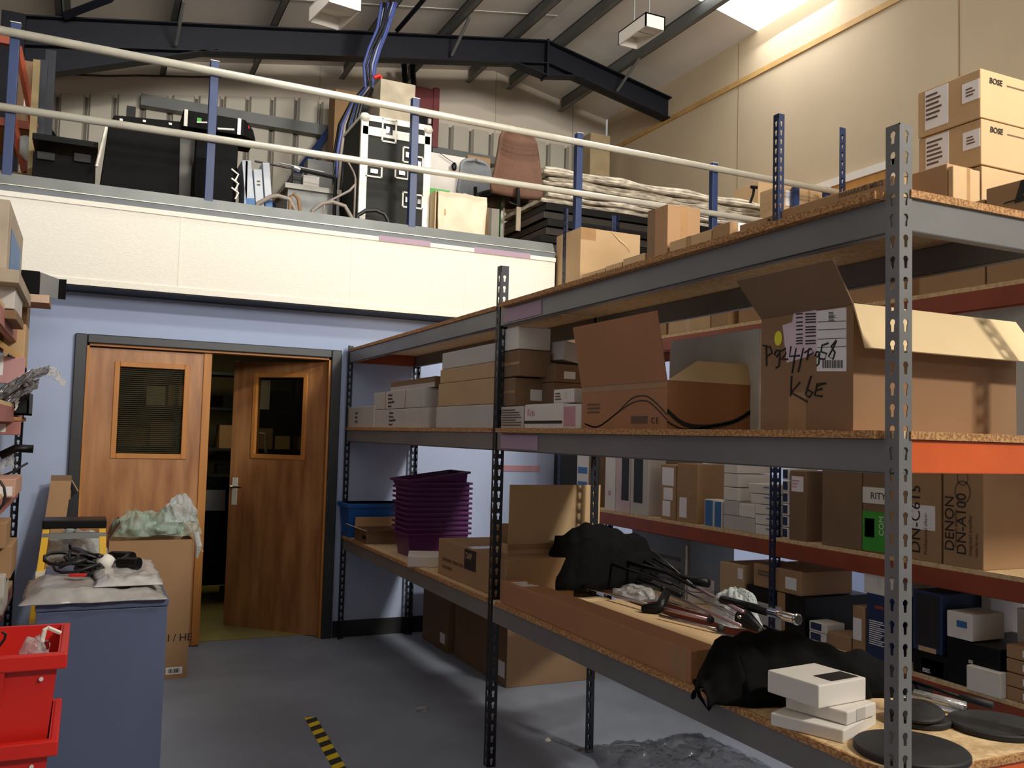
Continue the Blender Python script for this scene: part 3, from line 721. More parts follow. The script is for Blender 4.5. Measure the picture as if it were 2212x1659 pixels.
# stack of purple crates
pc = thing('stacking_crate', 'lowest purple crates nested in the tall stack', 'crate', (2.0, 5.15, z))
S_ = .24
def crate_at(nm, lab, cx, cy, zb, sc=1.0, tilt=0, group=None):
    t = thing(nm, lab, 'crate', (cx, cy, zb), group); w, d, h = .2, .14, .15
    mb = M(); tt = .004
    for s in (0, 1):
        pass
    o = [(cx-w+.025, cy-d+.02, zb), (cx+w-.025, cy-d+.02, zb), (cx+w-.025, cy+d-.02, zb), (cx-w+.025, cy+d-.02, zb)]
    u = [(cx-w, cy-d, zb+h), (cx+w, cy-d, zb+h), (cx+w, cy+d, zb+h), (cx-w, cy+d, zb+h)]
    for i in range(4):
        j = (i+1) % 4; c = Vector((cx, cy, 0))
        A, B, Cc, D = Vector(o[i]), Vector(o[j]), Vector(u[j]), Vector(u[i]); n = (B-A).cross(D-A).normalized()
        mb.slab([A, B, Cc, D], -n*tt)
    mb.box(o[0][0], o[1][0], o[0][1], o[2][1], zb, zb+tt)
    mb.build('crate_body', purp, t)
    r = M(); e = .014
    r.box(cx-w-e, cx+w+e, cy-d-e, cy-d, zb+h-.014, zb+h).box(cx-w-e, cx+w+e, cy+d, cy+d+e, zb+h-.014, zb+h).box(cx-w-e, cx-w, cy-d, cy+d, zb+h-.014, zb+h).box(cx+w, cx+w+e, cy-d, cy+d, zb+h-.014, zb+h)
    r.build('rim', purp, t, bevel=.002)
    return t
bpy.data.objects.remove(pc)
cx, cy = 1.995, 5.42
c1 = crate_at('stacking_crate', 'purple crate at the very bottom of the nested stack', cx, cy, z)
rp = crate_at('stacking_crate', 'purple plastic crate nested within the tall stack', cx, cy, z+.031, group='nested purple crates in the stack')
for i in range(2, 11): dup(rp, (cx, cy, z+.031*i))
tp_ = dup(rp, (cx+.0, cy, z+.031*11+.012), 0.0, 'purple crate on top of the nested stack, tilted with its near end raised'); tp_.rotation_euler = (0, -.13, .05); del tp_['group']; rp['label'] = 'purple plastic crate nested within the tall stack'
# boxes before the post
carton('small brown box on the bottom shelf before the purple crates', 1.98, 2.2, 4.88, 5.08, z, z+.075, m=card2, labs=[('-X', 0, 1, 0, .2, cardin)])
wb = carton('small white box lying askew at the front of the bottom shelf', 1.745, 1.93, 4.42, 4.68, z, z+.06, m=wcard); wb.rotation_euler = (0, 0, -.35)
wb.location = Vector((1.81, 5.02, z)); wb.location.z = z
ya, yb = U(950, 1210, X=X1F+.05).y, U(1097, 1240, X=X1F+.05).y
d_ = carton('brown DAP carton with black square logo on the bottom shelf', X1F+.04, X1F+.40, yb, ya, z, z+.19, m=card,
       labs=[('-X', .43, .6, .42, .95, ink)], txt=[('-X', 'DAP', .445, .70, .045, card2), ('-X', 'SYMMETRIC CONNECTION', .08, .42, .024, faint), ('-X', 'MULTICABLE', .08, .22, .024, faint)], tape=[('+Z', 0, 1, .45, .55)])
# carton with raised flap right of the post
yf = 3.96
xa, xb = U(1096, 1210, Y=yf).x, U(1292, 1210, Y=yf).x
zt = U(1100, 1176, Y=yf).z
fl = U(1095, 1047, Y=yf).z-zt
oc = open_carton('brown open carton with a tall upright flap just right of the middle post', xa, xb, yf, yf+.2, z, zt, card2, {'-Y': (91, fl, 0, card2), '+Y': (100, .08, 0)}, tape=[('-Y', 0, 1, .88, 1)], labs=[('-Y', .16, .34, .25, .6)], txt=[('-Y', 'eco', .5, .66, .04)])
bars(oc, Face(xa, xb, yf, yf+.28, z, zt, '-Y'), .18, .32, .28, .56)
blob((2.1, 4.42, z+.0), (.10, .12, .2), 3, .25, 2.5).build('bubble_wrap', bubble, smooth=True, org=(2.1, 4.42, z), label='bunched bubble wrap behind the middle post on the bottom shelf', category='bubble wrap')
# long cardboard box along the edge
xl = X1F+.004
ya, yb = U(1072, 1275, X=xl).y, U(1492, 1450, X=xl).y; zt = U(1492, 1409, X=xl).z
zt2 = U(1080, 1250, X=xl).z
lb = carton('long orange-brown cardboard box lying along the edge of the bottom shelf', xl, xl+.12, yb, ya-.05, z, (zt+zt2)/2, m=cardor, tape=[('-X', .93, .985, 0, 1), ('-Y', .2, .8, 0, 1)], lines=[('+Z', .1, .8, .86, .95, 5, paper)])
t = M().slab([(1.87, 2.1, z), (2.2, 2.15, z), (2.23, 3.55, z), (1.88, 3.5, z)], (0, 0, .03)).build('flat_carton', card2, bevel=.003, label='flattened brown carton lying under the lighting stands', category='box')
# ---------------- light stands
def PZ(px, py, zz): return U(px, py, Z=zz)
def rod(par, a, b, za, zb_, r, m, nm='tube'):
    return M().tube([PZ(a[0], a[1], za), PZ(b[0], b[1], zb_)], r, 10).build(nm, m, par, smooth=True)
chr_d = mat('dull_chrome', (176, 170, 176), .25, 1, var=.05)
chr_p = mat('reddish_chrome', (176, 150, 158), .35, .8, var=.05)
s1 = thing('light_stand', 'folded chrome and black light stand lying nearest the long cardboard box', 'stand', PZ(1400, 1310, z+.035))
rod(s1, (1243, 1262), (1400, 1306), z+.06, z+.06, .007, chr_d, 'leg'); rod(s1, (1400, 1306), (1536, 1340), z+.06, z+.05, .008, chr_p, 'leg'); rod(s1, (1425, 1330), (1550, 1360), z+.045, z+.045, .006, chr_d, 'leg')
rod(s1, (1440, 1300), (1530, 1328), z+.06, z+.05, .005, chr_d, 'leg')
for a in ((1535, 1340), (1556, 1357)): M().lathe([(.001, -.014), (.014, -.009), (.016, .004), (.008, .015), (.001, .016)], PZ(*a, z+.05), 14).build('rubber_foot', rubber, s1, smooth=True)
M().tube([PZ(1390, 1318, z+.04), PZ(1425, 1312, z+.06), PZ(1440, 1280, z+.11)], [.022, .026, .018], 10).build('clamp_collar', black, s1, smooth=True)
M().lathe([(.001, -.016), (.013, -.01), (.015, .006), (.004, .016)], PZ(1432, 1272, z+.115), 12).build('clamp_knob', black, s1, smooth=True)
M().lathe([(.001, -.012), (.01, -.006), (.01, .006), (.001, .012)], PZ(1243, 1262, z+.06), 12).build('ball_tip', chrome, s1, smooth=True)
s2 = thing('light_stand', 'folded light stand with pinkish chrome legs and black cone hub', 'stand', PZ(1500, 1300, z+.035))
rod(s2, (1405, 1240), (1600, 1334), z+.09, z+.10, .0075, chr_d, 'leg'); rod(s2, (1470, 1252), (1605, 1322), z+.11, z+.12, .0075, chr_p, 'leg')
rod(s2, (1445, 1283), (1600, 1352), z+.07, z+.08, .007, chr_p, 'leg'); rod(s2, (1380, 1252), (1470, 1285), z+.09, z+.09, .01, black, 'leg')
M().tube([PZ(1596, 1335, z+.09), PZ(1612, 1338, z+.09), PZ(1645, 1362, z+.07)], [.03, .034, .012], 12).build('cone_hub', black, s2, smooth=True)
for a, b in (((1640, 1360), (1725, 1392)), ((1650, 1352), (1745, 1390)), ((1640, 1368), (1700, 1400))): rod(s2, a, b, z+.08, z+.07, .006, black if a[0] == 1650 else chr_d, 'leg')
s3 = thing('light_stand', 'black folded light stand behind the pinkish chrome one', 'stand', PZ(1420, 1230, z+.09))
for a, b, r in (((1330, 1180), (1500, 1268), .008), ((1360, 1175), (1490, 1252), .006), ((1300, 1200), (1530, 1260), .011), ((1310, 1215), (1450, 1262), .007)): rod(s3, a, b, z+.16, z+.13, r, black, 'leg')
rod(s3, (1400, 1180), (1495, 1262), z+.17, z+.13, .003, chrome, 'brace')
M().tube([PZ(1480, 1252, z+.13), PZ(1530, 1260, z+.13)], .02, 10).build('clamp_collar', black, s3, smooth=True)
s4 = thing('chrome_pole', 'black pole with an open chrome tube end pointing right', 'pole', PZ(1660, 1320, z+.14))
M().tube([PZ(1560, 1295, z+.13), PZ(1662, 1322, z+.13)], .017, 14).build('sleeve', black, s4, smooth=True)
M().tube([PZ(1662, 1322, z+.13), PZ(1722, 1338, z+.13)], .017, 16).build('tube', chrome, s4, smooth=True)
e_ = PZ(1722, 1338, z+.13); dr = (e_-PZ(1662, 1322, z+.13)).normalized()
M().tube([e_-dr*.004, e_+dr*.004], .021, 20).build('collar', chrome, s4, smooth=True); M().tube([e_+dr*.0035, e_+dr*.0048], .016, 20).build('bore', ink, s4)
# black umbrella cloth pile
def cloth(name, lab, cat, pts, rads, m, hgt, seed=0, **k):
    """draped cloth ridge along a spine: pts spine base points, rads half widths, hgt heights"""
    P = [Vector(p) for p in pts]; nu, nv = 56, 30
    def fn(u, v):
        s = u*(len(P)-1); i = min(int(s), len(P)-2); f = s-i; f2 = f*f*(3-2*f)
        c = P[i].lerp(P[i+1], f); h = hgt[i]+(hgt[i+1]-hgt[i])*f2; r = rads[i]+(rads[i+1]-rads[i])*f2
        t = (P[i+1]-P[i]).normalized(); sd = Vector((-t.y, t.x, 0)).normalized()
        a = math.pi*v
        n1 = nz((u*5+seed, v*2.5, seed), 1.3, 3)
        fold = .35*math.sin(v*17+u*5+n1*5)*.05
        rr = r*(1+.16*n1); hh = h*(1+.12*nz((u*3, v*2, seed+4), 1.2, 2)+.11*math.sin(v*19+2.5*math.sin(u*4+seed)+n1*2))
        return c+sd*math.cos(a)*rr+Vector((0, 0, max(0.003, math.sin(a)**.8*hh+.006*math.sin(u*60+v*9+seed))))
    mb = M().grid(fn, nu, nv)
    o = mb.build(name, m, smooth=True, org=tuple(P[0]), solid=.004); tag(o, lab, cat); return o
zz = z+.035
cloth('umbrella_cloth', 'heap of black umbrella fabric draped over the stands beside the upright flap', 'fabric', [PZ(1160, 1268, zz), PZ(1205, 1270, zz), PZ(1280, 1268, zz), PZ(1360, 1255, zz), PZ(1425, 1235, zz)], (.02, .09, .12, .10, .02), blackf, (.06, .24, .27, .22, .08), 2)
M().tube([PZ(1100, 1210, z+.05), PZ(1150, 1230, z+.05), PZ(1180, 1245, z+.05)], [.009, .012, .008], 8).build('folded_umbrella', black, smooth=True, label='black umbrella shaft end poking out left of the fabric heap', category='umbrella')
cloth('carry_bag', 'long black nylon bag arching along the near half of the bottom shelf', 'bag', [PZ(1510, 1520, z), PZ(1570, 1508, z), PZ(1680, 1500, z), PZ(1850, 1490, z), PZ(2010, 1500, z)], (.03, .10, .12, .10, .02), blackf, (.04, .15, .165, .11, .02), 8)
M().tube([PZ(1500, 1470, z+.03), PZ(1512, 1505, z+.004), U(1530, 1533, X=X1F-.012), U(1556, 1490, X=X1F-.01), PZ(1560, 1475, z+.04)], .006, 6).build('bag_strap', blackf, label='black strap loop of the bag hanging over the shelf edge', category='strap')
# bubble wrap among stands
def bag(name, lab, cat, c, r, m, seed, sharp=.25, amp=.3, f=2.0, rot=None):
    o = blob(c, r, seed, amp, f, 36, 20, True, sharp).build(name, m, org=tuple(c)); tag(o, lab, cat); o.modifiers.new('s', 'SUBSURF').levels = 1; return o
bag('bubble_wrap', 'pale bubble wrap bag standing up behind the cone hub', 'bubble wrap', (PZ(1590, 1345, z+.03)), (.075, .11, .13), bubble, 5, .35)
bag('plastic_sheet', 'thin clear plastic sheet crumpled between the stands', 'plastic', PZ(1370, 1290, z+.03), (.09, .12, .05), clearp, 9)
# three white boxes
def obox(lab, pl, pm, pr, zb, zt, m, **k):
    """box by three base corners seen left, middle, right"""
    A, B, Cc = U(*pl, Z=zb), U(*pm, Z=zb), U(*pr, Z=zb)
    e = (Cc-B); e.z = 0; w = e.length; ang = math.atan2(e.y, e.x); d = ((A-B).length)
    t = carton(lab, B.x, B.x+w, B.y, B.y+d, zb, zt, m=m, **k)
    n = Vector((-math.sin(ang), math.cos(ang), 0)); c = B+e*.5+n*d*.5
    t.location = (c.x, c.y, zb); t.rotation_euler = (0, 0, ang); return t
obox('lowest slim white box of the stack of three near the grey post', (1677, 1562), (1822, 1607), (1893, 1567), z, z+.034, wcard)
obox('middle white box of the stack of three near the grey post', (1686, 1535), (1830, 1568), (1893, 1545), z+.035, z+.07, wcard, labs=[('-Y', .3, .6, .1, .95, wcard2)])
ob = obox('top white box with black sticker of the stack near the grey post', (1679, 1492), (1768, 1532), (1871, 1512), z+.071, z+.131, wcard, labs=[('+Z', .35, .92, .08, .42, ink)])
# round stand bases
def disc(lab, cx, cy, zt, wpx, h, dome=.004, tilt=None):
    c = U(cx, cy, Z=zt); r = wpx/2*((c-CP).dot(FW))/F
    t = thing('stand_base', lab, 'stand base', (c.x, c.y, zt-h))
    M().lathe([(r-.004, 0), (r, .004), (r, h-.004), (r-.004, h), (r*.5, h+dome*.7), (.012, h+dome)], (c.x, c.y, zt-h), 48).build('disc', rubber, t, smooth=False)
    M().lathe([(.010, 0), (.010, .0015)], (c.x, c.y, zt+dome-.001), 16).build('threaded_hole', ink, t)
    if tilt: t.rotation_euler = tilt
    return t
disc('large flat round black stand base by the foot of the grey post', 1968, 1612, z+.018, 236, .018)
disc('flat round black stand base at the right edge of the bottom shelf', 2150, 1560, z+.018, 190, .018)
disc('lower of two black bases leaning together behind the grey post', 1985, 1545, z+.018, 130, .018)
disc('domed upper base resting tilted on the lower one behind the grey post', 1980, 1530, z+.042, 112, .012, .012, (.12, -.1, 0))
t = thing('chrome_tube', 'shiny tube in clear plastic sleeve pointing at the right edge', 'tube', PZ(2040, 1510, z+.02))
M().tube([PZ(1975, 1500, z+.03), PZ(2085, 1528, z+.025)], .016, 14).build('plastic_sleeve', clearp, t, smooth=True); M().tube([PZ(1975, 1500, z+.03), PZ(2088, 1529, z+.025)], .011, 14).build('tube', chrome, t, smooth=True)
t = thing('black_pole', 'thin black pole with a rubber grip behind the round bases', 'pole', PZ(2060, 1500, z+.04))
M().tube([PZ(1965, 1470, z+.04), PZ(2080, 1508, z+.03)], .006, 8).build('pole', black, t, smooth=True); M().tube([PZ(2075, 1506, z+.03), PZ(2145, 1524, z+.025)], .011, 12).build('grip', rubber, t, smooth=True)
# ================================================================ floor things
ya = U(1093, 1487, Z=0); yb = U(1275, 1466, Z=0); yc = U(992, 1418, Z=0)
lc = carton('nearer large brown carton on the floor under the rack', ya.x, 2.98, ya.y, 5.86, 0, .52, m=card3, labs=[('-X', .86, .97, .1, .28)], txt=[('-X', 'MEGA EIGHT', .1, .74, .045, faint), ('-Y', 'BOX ONE', .12, .7, .045, faint)])
carton('large brown carton on the floor under the rack, behind by the wall', 2.33, 2.93, 5.93, 6.45, 0, .5, m=card3, labs=[('-X', .72, .9, .1, .24)], txt=[('-X', 'MEGA EIGHT', .06, .72, .04, faint)])
w = M()
a, b = Vector((1.13, 4.86, 0)), Vector((1.17, 3.9, 0)); a = U(670, 1550, Z=0); b = U(756, 1700, Z=0); d = (b-a); n_ = Vector((d.y, -d.x, 0)).normalized()*.03; a.z = b.z = 0
st = M().slab([a-n_, b-n_, b+n_, a+n_], (0, 0, .002)).build('hazard_tape', yellowtape, org=tuple(a)); tag(st, 'strip of yellow and black hazard tape stuck on the floor', 'tape')
n = int(d.length/.115); mb = M()
for i in range(n):
    p = a+d*((i+.2)/n); q = a+d*((i+.7)/n); sk = d.normalized()*.02
    mb.slab([p-n_-sk, q-n_-sk, q+n_+sk, p+n_+sk], (0, 0, .003))
mb.build('black_stripes', ink, st)
blob(PZ(912, 1535, 0), (.035, .03, .02), 4, .4, 2.5, 16, 10, True, .5).build('crumpled_wrapper', clearp, org=tuple(PZ(912, 1535, 0)), label='tiny crumpled clear wrapper on the floor in the aisle', category='litter')
blob(PZ(1183, 1600, 0), (.018, .013, .012), 6, .2, 2, 12, 8).build('foam_crumb', wcard, org=tuple(PZ(1183, 1600, 0)), label='small white foam crumb on the floor under the rack', category='litter')
def sheet(u, v):
    c = U(1480, 1660, Z=0); x = (u-.5)*.75; y = (v-.5)*.8
    ed = max(0, 1-(abs(u-.5)*2)**3)*max(0, 1-(abs(v-.5)*2)**3)
    return Vector((c.x+x+.05*nz((u*3, v*3, 1)), c.y-.02+y+.06*nz((u*3, v*3, 5)), .006+ed*(.05+.06*abs(nz((u*6, v*6, 2), 1.5, 3)))))
o = M().grid(sheet, 60, 60).build('plastic_sheeting', mat('dark_clear_polythene', (84, 86, 94), .07, var=.6, scale=9, bump=1, bscale=14, alpha=.5), smooth=True); tag(o, 'crumpled dark translucent polythene sheet on the floor under the rack', 'plastic')
# ================================================================ rack 2, top shelf
G = X2F+.01
z = Z2T
yn = 6.0
p = U(1255, 490, X=X2F+.005); q = U(1383, 520, Y=p.y)
bb = carton('large tan carton with torn top tape at the wall end across the aisle', X2F+.005, q.x, p.y, p.y+.4, z, p.z, m=card2, tape=[('-Y', 0, .25, .9, 1)], lines=[('-X', .1, .8, .5, .58, 2, faint), ('-Y', .1, .35, .2, .34, 3, faint)])
M().tube([U(1320, 500, Y=p.y-.004), U(1340, 520, Y=p.y-.006), U(1352, 530, Y=p.y-.004), U(1362, 545, Y=p.y-.006)], [.001, .008, .006, .001], 5).build('torn_tape', cardin, bb)
RB(G-.005, z, 1258, 1307, 578, .2, 'low tan carton in front of the large torn carton', m=card2)
RB(G-.005, z, 1309, 1343, 565, .2, 'small tan carton second along from the large torn carton', m=card2, lines=[('-X', .1, .5, .4, .6, 2, faint)])
t = RB(G-.005, z, 1346, 1391, 546, .25, 'small tan carton with three black slashes beside the tall upright carton', m=card2)
fa = RB(G, z, 1400, 1443, 440, .26, 'tall upright carton with a dark printed side panel on the top shelf', m=card, labs=[('-X', 0, .38, 0, 1, card3)], txt=[('-X', 'PANARAY', .80, .12, .05, ink, 1), ('-X', 'Loudspeaker', .95, .4, .024, ink, 1)], tape=[('-Y', .4, .62, 0, 1)])
a = U(1443, 500, X=G); b = U(1400, 500, X=G); ff = Face(G, G+.26, a.y, b.y, z, U(1420, 440, X=G).z, '-X')
mb = M()
for i in range(5): mb.slab([ff.p(.06, .08+i*.06), ff.p(.3, .12+i*.06), ff.p(.3, .145+i*.06), ff.p(.06, .105+i*.06)], ff.n*.0022)
mb.build('printed_stripes', ink, fa)
RB(G-.005, z, 1447, 1536, 495, .22, 'wide low tan carton taped in the middle on the top shelf', m=card2, tape=[('-X', .42, .54, 0, 1)], lines=[('-X', .62, .88, .7, .85, 2, faint), ('-X', .04, .3, .6, .75, 2, faint)])
RB(G-.005, z, 1539, 1577, 478, .2, 'small carton with a white barcode label on its end on the top shelf', m=card, labs=[('-Y', .3, 1, .25, 1)], lines=[('-X', .2, .8, .5, .7, 2, faint), ('-Y', .4, .9, .35, .55, 3, ink)])
lg = RB(G+.02, z, 1598, 1668, 465, .25, 'long carton with two black slash marks beside the blue post', m=card)
a = U(1690, 440, X=G+.02); zt = U(1797, 420, X=G+.02).z
l2_ = RB(G+.02, z, 1672, 1932, 420, .22, 'very long flat carton printed with black lettering along the top shelf', m=card, zt=zt)
l2_.children[0].name = l2_.children[0].name
q = U(1812, 442, X=G+.019)
lettering('PANARAY\u00ae MB12', U(1812, 428, X=G+.019), (0, -1, 0), (0, 0, 1), .036, faint, l2_, bold=.001)
lettering('Modular Bass Array', U(1812, 443, X=G+.019), (0, -1, 0), (0, 0, 1), .03, faint, l2_)
mb = M()
for yy in (478, 487, 496): mb.slab([U(1658, yy, X=G+.0185), U(1664, yy-1, X=G+.0185), U(1664, yy-6, X=G+.0185), U(1658, yy-5, X=G+.0185)], (-.001, 0, 0))
mb.build('slash_marks', ink, lg)
RB(G+.11, z, 1936, 2046, 352, .17, 'carton with a large black printed rectangle right of the grey post', m=card, labs=[('-X', .2, .84, .3, .5, ink)])
a = U(2047, 355, X=G+.11)
tb = carton('glossy tape wrapped tan carton end with two white labels on the top shelf', G+.11, G+.285, a.y-.03, a.y-.002, z, a.z-.012, m=card2, labs=[('-Y', .26, .5, .38, .62), ('-Y', .62, .86, .12, .6)], tape=[('-Y', .5, .62, 0, 1)])
RB(G-.0, z, 1985, 2126, 428, .1, 'low brown carton on the top shelf left of the one with the big black logo', m=card, zt=U(2126, 430, X=G).z)
lo = RB(G-.0, z, 2130, 2290, 400, .3, 'brown carton with a big slanted black logo at the right edge of the top shelf', m=card, zt=U(2130, 408, X=G).z)
def logo(par, p0, r, u, s, m=ink):
    """slanted bar logo with four block letters"""
    o = lettering('BOSE', p0, r, Vector(u)+Vector(r)*.35, s, m, par, bold=s*.03, name='printed_logo')
    return o
lettering('B', U(2192, 435, X=G-.002), (0, -1, 0), Vector((0, -.35, 1)), .11, ink, lo, bold=.008, name='printed_logo')
M().slab([U(2165, 442, X=G-.001), U(2215, 428, X=G-.001), U(2215, 424, X=G-.001), U(2172, 437, X=G-.001)], (-.001, 0, 0)).build('logo_bar', ink, lo)
# stack of three boxes with shipping labels behind
xs = X2F+.31
for i, (pl, ybot, ytop, lab, off) in enumerate((((2113), 470, 356, 'lowest tan shipping carton of the stack of three, half hidden by others', .02), ((2118), 355, 254, 'middle tan shipping carton of the stack of three at the upper right', .01), ((2118), 254, 146, 'topmost tan shipping carton of the stack of three at the upper right', .0))):
    a = U(2118, ytop, X=xs); b = U(2118, ybot, X=xs); c = U(1983+i*0, ytop, X=xs)
    zb = z if i == 0 else U(2118, ybot, X=xs).z+.002
    t = carton(lab, xs+off*.5, xs+.36, a.y, c.y, zb, a.z-.002, m=card2, labs=[('-X', .12, .5, .12, .96), ('-X', .72, .98, .4, .8)] if i else [('-X', .12, .5, .3, .9)],
        lines=[('-X', .14, .42, .3, .9, 6, faint), ('-X', .78, .94, .5, .7, 3, faint)])
    f = Face(xs+off*.5, xs+.36, a.y, c.y, zb, a.z, '-Y')
    logo(t, f.p(.16, .74), f.r, Vector((0, 0, 1)), .038)
    f.patch(M(), .5, .92, .76, .79).build('small_print', faint, t)
carton('small white box at the far edge of the shipping carton stack', xs+.1, xs+.2, U(1975, 285, X=xs).y+.0, U(1966, 285, X=xs).y+.02, z, U(1966, 273, X=xs+.1).z, m=wcard)
# ================================================================ rack 2, middle shelf
z = Z2M
RB(G, z, 1247, 1272, 985, .2, 'white box with slanting blue stripes at the wall end of the rack across the aisle', m=wcard, zt=z+.40, labs=[('-X', .1, .9, .35, .45, bluepr), ('-X', .1, .9, .6, .72, bluepr)])
RB(G, z, 1274, 1283, 985, .2, 'thin brown carton by the blue striped box', m=card3, zt=z+.40)
RB(G, z, 1308, 1330, 990, .3, 'tall white carton with small red mark beside the windowed boxes', m=wcard, zt=z+.42, labs=[('-X', .35, .6, .25, .33, pink)])
RB(G, z, 1331, 1362, 990, .3, 'pale pink box with a tall dark window, left of two', m=mat('pale_pink_card', (214, 190, 190), .6), zt=z+.42, labs=[('-X', .42, .92, .2, .96, ink)])
RB(G, z, 1363, 1401, 990, .3, 'beige box with a tall dark window, right of two', m=wcard2, zt=z+.40, labs=[('-X', .2, .7, .2, .96, ink)])
RB(G+.14, z, 1402, 1440, 990, .3, 'plain brown carton set back behind the windowed boxes', m=card3, zt=z+.38)
RB(G, z, 1428, 1461, 1005, .25, 'narrow brown carton with three stacked white labels', m=card, labs=[('-X', .1, .85, .62, .95), ('-X', .2, .8, .36, .58), ('-X', .15, .65, .06, .34)])
RB(G, z, 1463, 1507, 1003, .3, 'brown carton with brown tape and one low white label', m=card, labs=[('-X', .15, .5, .08, .42)], tape=[('-X', 0, 1, .42, .6)])
RB(G, z, 1522, 1542, 1080, .1, 'thin blue fronted box, left of the blue pair', m=wcard, labs=[('-X', .1, .9, .03, .97, bluepr)])
RB(G, z, 1543, 1560, 1083, .1, 'thin blue fronted box, right of the blue pair', m=wcard, labs=[('-X', .1, .9, .03, .97, bluepr)])
names = ['bottom', 'second', 'third', 'fourth', 'top']
ya, yb = U(1563, 1070, X=G).y, U(1631, 1070, X=G).y
carton('lowest wide white carton of the pile left of the blue post', G, G+.25, yb, ya, z, z+.082, m=wcard2)
carton('left white carton on the second row of the white pile', G, G+.25, (ya+yb)/2+.002, ya, z+.084, z+.166, m=wcard2)
carton('right white carton on the second row of the white pile', G, G+.25, yb, (ya+yb)/2-.002, z+.084, z+.158, m=wcard)
for i, nm in enumerate(('third', 'fourth', 'topmost')):
    y2 = ya-(.13 if i < 2 else .12); carton(nm+' row white carton of the pile left of the blue post', G, G+.25, y2, ya, z+.168+i*.078, z+.168+i*.078+.074, m=wcard)
ya, yb = U(1632, 1070, X=G).y, U(1672, 1070, X=G).y
for i in range(5):
    dy = (.0, .0, .0, .04, .06)[i]
    carton(('lowest', 'second', 'third', 'fourth', 'topmost')[i]+' small white lidded carton of the short pile touching the blue post', G, G+.2, yb, ya+dy, z+i*.056, z+i*.056+.053, m=wcard, lines=[('-X', .6, .85, .6, .8, 1, bluepr)])
for i in range(6):
    carton(('lowest', 'second', 'third', 'fourth', 'fifth', 'topmost')[i]+' dark fronted slim box of the pile right of the blue post', G, G+.2, U(1704, 1070, X=G).y, U(1690, 1070, X=G).y, z+i*.062, z+i*.062+.058, m=wcard, labs=[('-X', .1, .8, .15, .9, navy)])
RB(G, z, 1707, 1741, 1018, .2, 'tall brown carton with a square white label near the top', m=card3, labs=[('-X', .1, .85, .7, .92)], lines=[('-X', .15, .6, .75, .88, 3, pink)])
RB(G, z, 1776, 1862, 1005, .3, 'big plain dark brown carton in the middle of the shelf across the aisle', m=card3, zt=z+.42)
RB(G, z, 1864, 1911, 1012, .1, 'brown carton with white and bright green printed panels', m=card3, zt=z+.42, labs=[('-X', 0, 1, .55, .73, wcard), ('-X', 0, 1, .02, .46, green), ('-X', .1, .55, .17, .38, ink)], txt=[('-X', 'RITY', .36, .6, .045, ink), ('-X', 'COM', .97, .2, .04, wcard, 1)])
dn = RB(G, z, 1920, 2032, 1010, .3, 'brown carton printed DN with a white sticker beside its neighbour', m=card, zt=z+.49, txt=[('-X', 'DN-C615', .62, .06, .075, ink, 1), ('-X', 'Professional player', .75, .06, .024, faint, 1)], labs=[('-X', .40, .90, .28, .5)])
dn2 = RB(G, z, 2037, 2124, 1015, .6, 'brown DENON DN-A100 carton at the right end of the shelf across the aisle', m=card, zt=z+.51, txt=[('-X', 'DENON', .28, .12, .065, ink, 1), ('-X', 'DN-A100', .58, .1, .065, ink, 1), ('-X', 'Pre-main amplifier', .36, .16, .022, faint, 1), ('-X', 'Integrated amplifier', .72, .1, .022, faint, 1), ('-X', 'made for you', .86, .1, .018, faint, 1)])
f = Face(G, G+.5, *sorted((U(2037, 1015, X=G).y, U(2124, 1015, X=G).y)), z, z+.51, '-X')
mb = M()
for v, s in ((.62, .1), (.74, .07), (.85, .05)):
    c = f.p(.5, v)
    mb.add([c+Vector((-.0012, s*.4*math.cos(a*math.pi/8), s*.5*math.sin(a*math.pi/8))) for a in range(16)]+[c+Vector((-.0012, s*.33*math.cos(a*math.pi/8), s*.43*math.sin(a*math.pi/8))) for a in range(16)], [(i, (i+1) % 16, 16+(i+1) % 16, 16+i) for i in range(16)])
mb.build('printed_icons', faint, dn2)
# tall white cartons behind the near end
carton('tall white carton with a small drawing at the upper right under the top shelf', G+.12, G+.48, U(2212, 800, X=G+.12).y-.25, U(2040, 780, X=G+.12).y, z+.515, U(2060, 640, X=G+.12).z, m=wcard, labs=[('-X', .3, .62, .48, .86, gcard)], lines=[('-X', .34, .6, .5, .8, 4, faint)], tape=[('-X', .62, .63, 0, 1)])
carton('tan carton behind the tall white carton under the top shelf', G+.1, G+.4, 3.05, 3.5, z+.43, 2.03, m=card2)
carton('brown and white carton high behind the large handwritten carton', G+.0, G+.3, U(1538, 720, X=G).y, U(1447, 720, X=G).y, z+.72, Z2T-.108, m=card3, labs=[('-X', .1, .25, 0, 1, wcard)])
# ================================================================ rack 2, lower shelf and floor behind stands
z = Z2L
def L2(lab, a, b, yt, dp, m, zb=None, **k): return RB(G, zb if zb is not None else z, a, b, yt, dp, lab, m=m, **k)
t = L2('wide black carton with white printed side and shipping label on the lower shelf', 1612, 1740, 1250, .45, black, zt=z+.205, labs=[('-X', .05, .62, .03, .62, wcard2), ('-Y', .75, 1, .3, .62, paper)], tape=[('-X', .55, .68, 0, 1)])
L2('flat brown carton with white label on top of the wide black carton', 1628, 1732, 1200, .35, card, zb=z+.208, zt=z+.33, labs=[('-X', .68, .9, .2, .7)], lines=[('-X', .1, .5, .5, .8, 2, faint)])
L2('brown carton on the lower shelf behind the bubble wrap', 1556, 1608, 1180, .4, card2, zt=z+.3, lines=[('-X', .6, .9, .4, .5, 3, faint)], labs=[('-X', .75, .95, .75, .95)])
L2('lower of two small white boxes with dark labels', 1748, 1784, 1352, .12, wcard, zt=z+.05, labs=[('-X', .1, .7, .2, .9, navy)])
